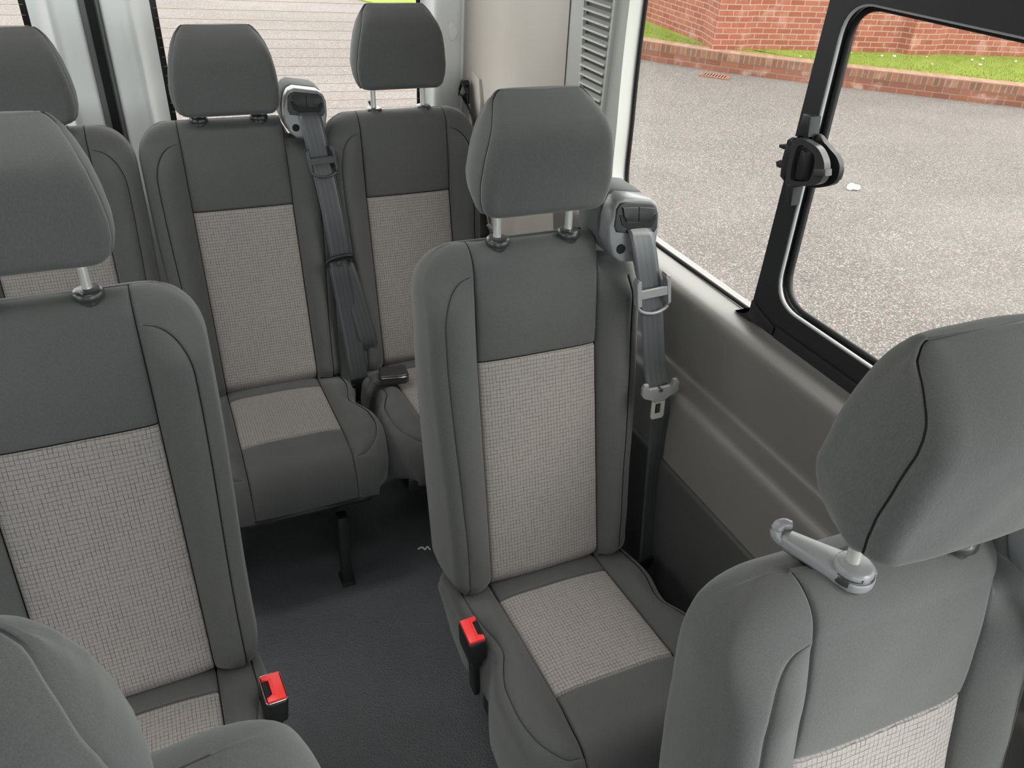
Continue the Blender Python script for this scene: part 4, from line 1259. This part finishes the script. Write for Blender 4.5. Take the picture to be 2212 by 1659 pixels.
def rear_door(name, mirror, label):
    d = empty(name); d['kind'] = 'structure'
    m = (lambda x: 2 * XC + 0.010 - x) if mirror else (lambda x: x)
    # stile nearest the centre line
    prof = sm([(-0.046, YD + 0.004), (-0.040, YD - 0.003), (-0.030, YD - 0.005), (-0.012, YD - 0.004), (0.003, YD - 0.002), (0.010, YD - 0.004), (0.016, YD - 0.010), (0.020, YD - 0.012), (0.026, YD - 0.006), (0.036, YD + 0.010), (0.052, YD + 0.024), (0.064, YD + 0.030)])
    prof = [(m(x), y) for x, y in prof]
    stile(prof, ZF, 1.46, 'inner_stile', PAINT, d)
    e = [(m(x), y) for x, y in [(-0.058, YD + 0.0), (-0.054, YD - 0.004), (-0.050, YD - 0.004), (-0.046, YD + 0.003)]]
    stile(e, ZF, 1.46, 'edge_seal', GREYRUB, d)
    prof = sm([(0.757, YD + 0.030), (0.766, YD + 0.026), (0.778, YD + 0.008), (0.786, YD - 0.006), (0.800, YD - 0.012), (0.82, YD - 0.010), (0.86, YD - 0.004), (0.874, YD + 0.004), (0.90, YD + 0.012)])
    prof = [(m(x), y) for x, y in prof]
    stile(prof, ZF, 1.46, 'hinge_stile', PAINT, d)
    xa, xb = sorted((m(0.060), m(0.762)))
    b = MB(); b.box(((xa + xb) / 2, YD + 0.022, -0.02), (xb - xa + .01, 0.05, 0.84), (0, 0, 0), 0.01); b.box(((xa + xb) / 2, YD + 0.022, 1.36), (xb - xa + .01, 0.05, 0.22), (0, 0, 0), 0.01)
    link_mesh('door_panel', b.mesh('door_panel', PAINT, 40), d)
    g = MB(); g.box(((xa + xb) / 2, YD + 0.037, 0.83), (xb - xa, 0.004, 0.88)); link_mesh('glass_pane', g.mesh('glass_pane', GLR), d)
    # black printed border
    b = MB()
    x0, x1 = sorted((m(0.079), m(0.745)))
    ci = []
    for (cx, cz, a0) in ((x1 - .05, 1.21, 0), (x0 + .05, 1.21, 90), (x0 + .05, 0.475, 180), (x1 - .05, 0.475, 270)):
        for k in range(7): a = math.radians(a0 + k * 15); ci.append((cx + .05 * math.cos(a), cz + .05 * math.sin(a)))
    xo0, xo1 = xa, xb
    co = []
    for (cx, cz) in ((xo1, 1.28), (xo0, 1.28), (xo0, 0.40), (xo1, 0.40)):
        co += [(cx, cz)] * 7
    bm = b.bm
    I0 = [bm.verts.new((x, YD + 0.0335, z)) for x, z in ci]; O = {}
    corners = [bm.verts.new((cx, YD + 0.0335, cz)) for cx, cz in ((xo1, 1.28), (xo0, 1.28), (xo0, 0.40), (xo1, 0.40))]
    n = len(ci)
    for i in range(n):
        j = (i + 1) % n; ca, cb_ = corners[i // 7], corners[j // 7]
        if ca is cb_: bm.faces.new((I0[i], I0[j], ca))
        else: bm.faces.new((I0[i], I0[j], cb_, ca))
    link_mesh('printed_border', b.mesh('printed_border', FRIT), d)
    # heater wires
    b = MB()
    for k in range(36):
        z = 0.450 + k * 0.02265
        if z > 1.25: break
        sag = 0.006
        pts = [(x0 - 0.009 + (x1 - x0 + 0.018) * s, YD + 0.0322, z + (-0.5 + s) * (-0.020 if not mirror else -0.008)) for s in np.linspace(0, 1, 5)]
        b.tube(pts, 0.00055, 4)
    link_mesh('heater_wires', b.mesh('heater_wires', WIRE), d)
    # oval stamped boss on the hinge side
    b = MB(); pr = []
    for a in np.linspace(0, 2 * math.pi, 25)[:-1]: pr.append((m(0.838) + 0.013 * np.sign(math.cos(a)) * abs(math.cos(a)) ** 0.8, 0.765 + 0.024 * math.sin(a)))
    b.prism(pr, xz, YD - 0.012, YD + 0.0, 0.003, 3); link_mesh('stamped_boss', b.mesh('stamped_boss', PAINT, 60), d)
    tag(d, label)
    return d
rear_door('door_1', False, 'white rear door with heated window, right half')
rear_door('door_2', True, 'white rear door with heated window, left half')
b = MB(); b.box((-0.0685, YD + 0.01, 0.51), (0.0215, 0.03, 1.90)); struct('trim_1', b.mesh('trim_1', RUB))
b = MB(); b.box((-0.083, YD + 0.004, 0.51), (0.014, 0.02, 1.90), (0, 0, 0), 0.003); struct('trim_2', b.mesh('trim_2', GREYRUB))
b = MB(); b.box((XC + 0.98, YD + 0.05, 0.51), (0.10, 0.10, 1.90)); b.box((XC - 0.98, YD + 0.05, 0.51), (0.10, 0.10, 1.90)); b.box((XC, YD + 0.05, 1.50), (1.9, 0.10, 0.10)); b.box((XC, YD + 0.05, -0.47), (1.9, 0.10, 0.06))
struct('wall_back', b.mesh('wall_back', PAINT))

# ------------------------------------------------------------------ wall belt of the rear right seat
sb = empty('seat_belt', (0.868, 2.17, 0.62))
tag(sb, 'dark seat belt hanging from a black anchor loop on the pale rear pillar', 'seat belt')
b = MB(); b.cyl((0.006, 0, 0.012), (-0.012, 0, 0.012), 0.011, 0.009, 18, 0.002)
b.tube([(-0.008, 0.012, 0.018), (-0.012, -0.006, 0.018), (-0.012, -0.022, -0.008), (-0.012, -0.020, -0.022), (-0.012, 0.026, -0.022), (-0.010, 0.026, -0.008)], 0.0042, 8, closed=True)
b.box((0.0, -0.004, -0.018), (0.010, 0.030, 0.050), (0, 0, 0), 0.004)
link_mesh('anchor_loop', b.mesh('anchor_loop', BLKP, 40), sb)
link_mesh('belt_webbing', ribbon('belt_webbing', [(-0.010, 0.003, -0.020), (0.000, -0.060, -0.083), (0.000, -0.100, -0.185), (0.0, -0.13, -0.30), (0.002, -0.17, -0.385)], [(.35, 1, 0.2)] * 2 + [(.6, .8, .2), (.8, .5, .1), (1, .35, .05)], 0.044, WEB), sb)
link_mesh('belt_webbing', ribbon('belt_webbing', [(-0.004, -0.006, -0.022), (-0.002, -0.03, -0.10), (-0.002, -0.07, -0.24), (-0.004, -0.12, -0.42), (-0.006, -0.15, -0.62)], [(.1, 1, 0.1)] * 5, 0.044, WEB), sb)
b = MB(); b.box((-0.002, -0.176, -0.396), (0.062, 0.030, 0.020), (0.3, 0, -0.3), 0.006, 3)
link_mesh('belt_guide', b.mesh('belt_guide', BLKP, 40), sb)

# scrap of paper on the floor, by the foot of the middle right seat
b = MB(); b.tube(smooth_path([(-0.018, 0.006, 0.001), (-0.006, 0.004, 0.006), (0.0, -0.004, 0.003), (0.008, 0.0, 0.007), (0.014, -0.010, 0.001)], 4), 0.0026, 5)
o = link_mesh('paper_scrap', b.mesh('paper_scrap', PAPER, 60)); o.location = (0.492, 1.458, ZF + 0.002)
tag(o, 'small white twisted paper scrap on the black floor behind the middle seat', 'litter')

# ------------------------------------------------------------------ left side and cab of the van (behind and beside the camera)
wl = struct('wall_left', side_profile(-1, -1.2, 2.22, 'wall_left', LOWT))
b = MB()
mx = 2 * XC
b.box((mx - 0.93, 0.51, 1.31), (0.05, 3.42, 0.40))
for (yc, wd) in ((-0.42, 1.58), (1.02, 0.10), (1.95, 0.54)): b.box((mx - 0.93, yc, 0.82), (0.05, wd, 0.64))  # first one is a solid panel, put in to block light from the left
link_mesh('pillars_and_light_block', b.mesh('pillars_and_light_block', TRIM), wl)
w3 = empty('window_3'); w3['kind'] = 'structure'
b = MB(); b.box((mx - 0.945, 0.30, 0.81), (0.004, 2.9, 0.62)); link_mesh('glass_pane', b.mesh('glass_pane', GLS), w3)
b = MB(); b.box((mx - 0.94, -2.05, 0.0), (0.06, 1.70, 0.88)); b.box((mx - 0.94, -2.05, 1.33), (0.06, 1.70, 0.36)); struct('wall_front_left', b.mesh('wall_front_left', TRIM))
b = MB(); b.box((XC, -2.88, 0.03), (1.9, 0.05, 0.94)); b.box((XC, -2.88, 1.44), (1.9, 0.05, 0.12)); struct('wall_front', b.mesh('wall_front', TRIM))
w4 = empty('window_4'); w4['kind'] = 'structure'
b = MB(); b.box((XC, -2.88, 0.94), (1.9, 0.006, 0.88)); link_mesh('glass_pane', b.mesh('glass_pane', GLC), w4)

# portals at the openings
portal((0.975, 0.75, 0.82), (0, math.radians(90), 0), 0.66, 1.40)
portal((0.99, -0.72, 0.50), (0, math.radians(90), 0), 1.85, 1.34)
portal((mx - 0.975, 0.30, 0.82), (0, math.radians(-90), 0), 0.66, 2.9)
portal((XC, YD + 0.09, 0.83), (math.radians(-90), 0, 0), 1.75, 0.90)
portal((XC, -2.93, 0.94), (math.radians(90), 0, 0), 1.9, 0.90)

# ------------------------------------------------------------------ outside
ZG = -1.10
b = MB(); b.box((6, 6, ZG - 0.05), (70, 70, 0.1)); tag(struct('ground', b.mesh('ground', ASPH)), 'pale chipping asphalt car park')

def strip_uv(name, path, z0, z1, mat, zoff=0.0, l0=0.0):
    V, U, F = [], [], []; L = l0
    for i, p in enumerate(path):
        if i: L += math.hypot(p[0] - path[i - 1][0], p[1] - path[i - 1][1])
        V += [(p[0], p[1], z0), (p[0], p[1], z1)]; U += [(L, z0 - zoff), (L, z1 - zoff)]
    for i in range(len(path) - 1): F.append((2 * i, 2 * i + 2, 2 * i + 3, 2 * i + 1))
    return V, U, F
def offset_path(path, d):
    out = []
    for i, p in enumerate(path):
        a = path[max(i - 1, 0)]; c = path[min(i + 1, len(path) - 1)]
        tx, ty = c[0] - a[0], c[1] - a[1]; l_ = math.hypot(tx, ty); out.append((p[0] - ty / l_ * d, p[1] + tx / l_ * d))
    return out
# low kerb wall : front line found from the place, top 0.26 m above the asphalt
KP = [(float(p[0]), float(p[1])) for p in smooth_path([(5.9, 11.9), (6.30, 10.95), (6.79, 10.20), (7.45, 9.38), (8.05, 8.80), (8.60, 8.32), (9.70, 7.42), (10.57, 6.74), (12.2, 5.6), (15.0, 3.8)], 8)]
KT = ZG + 0.262
kb = offset_path(KP, 0.225)
root = empty('low_brick_wall', (8.6, 8.4, ZG)); tag(root, 'low curved red brick kerb wall with brick-on-edge top in front of the lawn', 'low wall')
def place(me, nm, parent, lab=None):
    o = link_mesh(nm, me, parent); o.matrix_parent_inverse = Matrix.Translation(-Vector(parent.location))
    if lab: tag(o, lab)
    return o
V, U, F = strip_uv('c', KP, ZG, KT - 0.112, KBRK, ZG)
place(mk('brick_courses', V, F, KBRK, False, U), 'brick_courses', root)
KPo = offset_path(KP, -0.006)
V, U, F = strip_uv('t', KPo, KT - 0.112, KT, KTOP, KT - 0.112)
n0 = len(V)
L = 0
for i in range(len(KPo)):
    if i: L += math.hypot(KPo[i][0] - KPo[i - 1][0], KPo[i][1] - KPo[i - 1][1])
    V += [(KPo[i][0], KPo[i][1], KT), (kb[i][0], kb[i][1], KT + 0.004)]; U += [(L, 0.01), (L, 0.235)]
Ft = [(n0 + 2 * i, n0 + 2 * i + 2, n0 + 2 * i + 3, n0 + 2 * i + 1) for i in range(len(KPo) - 1)]
me = mk('coping', V, F + Ft, KTOP, False, U); me.materials.append(KTOP2)
for p in me.polygons[len(F):]: p.material_index = 1
place(me, 'coping', root, 'brick-on-edge coping')

# lawn between low wall and tall wall
GZ = KT - 0.012
WB = [(7.2, 16.0), (7.62, 13.0), (7.86, 11.55), (7.72, 10.05), (7.52, 9.42), (7.95, 9.36), (8.13, 9.38), (9.27, 9.17), (9.70, 9.06), (10.56, 8.83), (10.60, 8.76), (11.00, 8.68), (11.22, 8.69), (12.6, 8.30), (15.5, 7.4), (19, 6.3)]
WB = [(7.35, 16.0), (7.86, 11.90), (7.69, 9.98), (7.50, 9.44), (7.95, 9.37), (8.13, 9.40), (9.25, 9.18), (10.50, 8.88), (10.56, 8.74), (10.98, 8.66), (11.22, 8.70), (12.6, 8.32), (15.5, 7.5), (19, 6.5)]
gv = []
A_ = [(x, y) for x, y in kb]
Bp = []
# resample wall base to as many points as the kerb path
cum = [0]
for i in range(1, len(WB)): cum.append(cum[-1] + math.hypot(WB[i][0] - WB[i - 1][0], WB[i][1] - WB[i - 1][1]))
NG = 140
ka = [0]
for i in range(1, len(A_)): ka.append(ka[-1] + math.hypot(A_[i][0] - A_[i - 1][0], A_[i][1] - A_[i - 1][1]))
V, F = [], []; NW = 12
for i in range(NG):
    s = i / (NG - 1)
    ax = np.interp(s * ka[-1], ka, [p[0] for p in A_]); ay = np.interp(s * ka[-1], ka, [p[1] for p in A_])
    bx = np.interp(s * cum[-1], cum, [p[0] + 0.25 for p in WB]); by = np.interp(s * cum[-1], cum, [p[1] + 0.35 for p in WB])
    for j in range(NW):
        t = j / (NW - 1); V.append((ax + (bx - ax) * t, ay + (by - ay) * t, GZ + 0.012 * math.sin(t * 3) + random.uniform(-.004, .004)))
for i in range(NG - 1):
    for j in range(NW - 1): F.append((i * NW + j, (i + 1) * NW + j, (i + 1) * NW + j + 1, i * NW + j + 1))
lawn = link_mesh('lawn', mk('lawn', V, F, GRASS))
tag(lawn, 'bright green lawn strip between the kerb wall and the tall brick wall', 'lawn', kind='stuff')
# blades standing in the lawn
def blades(x0, x1, y0, y1, z, n, test):
    xs = rng.uniform(x0, x1, n * 3); ys = rng.uniform(y0, y1, n * 3)
    V, F = [], []
    c = 0
    for x, y in zip(xs, ys):
        if not test(x, y): continue
        h = rng.uniform(0.015, 0.04); a = rng.uniform(0, 6.28); wv = 0.004
        dx, dy = math.cos(a) * wv, math.sin(a) * wv; lx, ly = rng.uniform(-.015, .015, 2)
        V += [(x - dx, y - dy, z), (x + dx, y + dy, z), (x + lx, y + ly, z + h)]; F.append((len(V) - 3, len(V) - 2, len(V) - 1)); c += 1
        if c >= n: break
    return mk('grass_blades', V, F, GRASS, False)
def intest(x, y):
    ya = np.interp(x, [p[0] for p in kb], [p[1] for p in kb])
    if y < ya + 0.02: return False
    if x < 7.55: return y < 9.6 + (7.86 - x) * 6 if x > 7.0 else y < 14
    yb = np.interp(x, [p[0] for p in WB[3:]], [p[1] for p in WB[3:]])
    return y < yb - 0.005 or x < 7.6
gb = link_mesh('grass_blades', blades(6.0, 13.0, 5.6, 12.5, GZ, 26000, intest), lawn)
gb['kind'] = 'stuff'

root = empty('tall_brick_wall', (9.25, 9.18, ZG)); tag(root, 'tall red brick boundary wall with stepped piers behind the lawn', 'brick wall')
V, U, F = strip_uv('w', WB, GZ - 0.1, ZG + 3.0, BRK, GZ)
place(mk('brickwork', V, F, BRK, False, U), 'brickwork', root)
def pier(x, y, ang, wd, dp, nm='pier'):
    c, s = math.cos(ang), math.sin(ang)
    P = [(-wd / 2, dp), (-wd / 2, 0), (wd / 2, 0), (wd / 2, dp)]
    P = [(x + a * c - q_ * -s * 1.0, y + a * s + q_ * c) for a, q_ in P]
    V, U, F = strip_uv('p', P, GZ - 0.1, ZG + 3.05, BRK, GZ, 0.03)
    return mk(nm, V, F, BRK, False, U)

# litter on lawn (small white petals / stones), drain and litter on the asphalt
dr = empty('drain_grating', (7.30, 9.02, ZG + 0.004), math.radians(-48)); tag(dr, 'rusty slotted drain grating in the asphalt beside the kerb wall', 'drain')
RUST = plain('rusty_iron', (0.15, 0.065, 0.038, 1), 0.8, vary=0.3)
b = MB()
for k in range(9): b.box((-0.16 + k * 0.04, 0, 0.004), (0.020, 0.22, 0.012), (0, 0, 0), 0.002, 1)
link_mesh('bars', b.mesh('bars', RUST), dr)
b = MB()
b.box((0, 0.12, 0.004), (0.38, 0.022, 0.012)); b.box((0, -0.12, 0.004), (0.38, 0.022, 0.012)); b.box((-0.19, 0, 0.004), (0.02, 0.26, 0.012)); b.box((0.19, 0, 0.004), (0.02, 0.26, 0.012)); 
link_mesh('frame', b.mesh('frame', RUST), dr)
b = MB(); b.box((0, 0, -0.002), (0.36, 0.23, 0.003)); link_mesh('dark_opening', b.mesh('dark_opening', RUB), dr)

def stone(name, loc, r, mat, seed):
    bm = bmesh.new(); bmesh.ops.create_icosphere(bm, subdivisions=3, radius=r)
    rr = random.Random(seed)
    for v in bm.verts:
        k = 1 + 0.35 * math.sin(v.co.x / r * 3 + seed) * math.cos(v.co.y / r * 4 + seed * 2) + rr.uniform(-.06, .06)
        v.co = Vector((v.co.x * k * 1.2, v.co.y * k, v.co.z * k * 0.6))
    for f in bm.faces: f.smooth = True
    me = bpy.data.meshes.new(name); bm.to_mesh(me); bm.free(); me.materials.append(mat)
    o = link_mesh(name, me); o.location = loc
    return o
WHITE = plain('white_crumpled_paper', (0.85, 0.85, 0.88, 1), 0.6)
tag(stone('crumpled_paper', (5.74, 4.87, ZG + 0.026), 0.045, WHITE, 3), 'white crumpled litter on the asphalt seen right of the window latch', 'litter')
# pale leaf at bottom of window 2
for k, (x, y) in enumerate([(9.62, 8.92), (9.95, 8.65), (10.15, 8.60), (8.55, 8.80), (11.3, 8.2), (11.8, 7.6), (10.7, 8.5), (12.0, 8.0), (9.45, 8.85), (10.3, 8.05), (11.6, 8.25), (11.1, 7.9)]):
    o = stone('white_pebble', (x, y, GZ + 0.025), 0.009 + 0.005 * ((k * 7) % 3), WHITE, k + 10)
    tag(o, 'small white pebble lying in the lawn', 'pebble', 'white pebbles scattered on the lawn')

# verge beyond the rear of the van
b = MB(); b.prism([(3.5, 17.6), (3.85, 16.1), (4.3, 15.0), (5.9, 13.8), (7.4, 16.5), (7.0, 20), (3.5, 20)], lambda a, q_, d: (a, q_, d), ZG, ZG + 0.02)
o = link_mesh('grass_verge', b.mesh('grass_verge', GRASS)); tag(o, 'green grass verge far behind the van seen through the rear window', 'grass', kind='stuff')
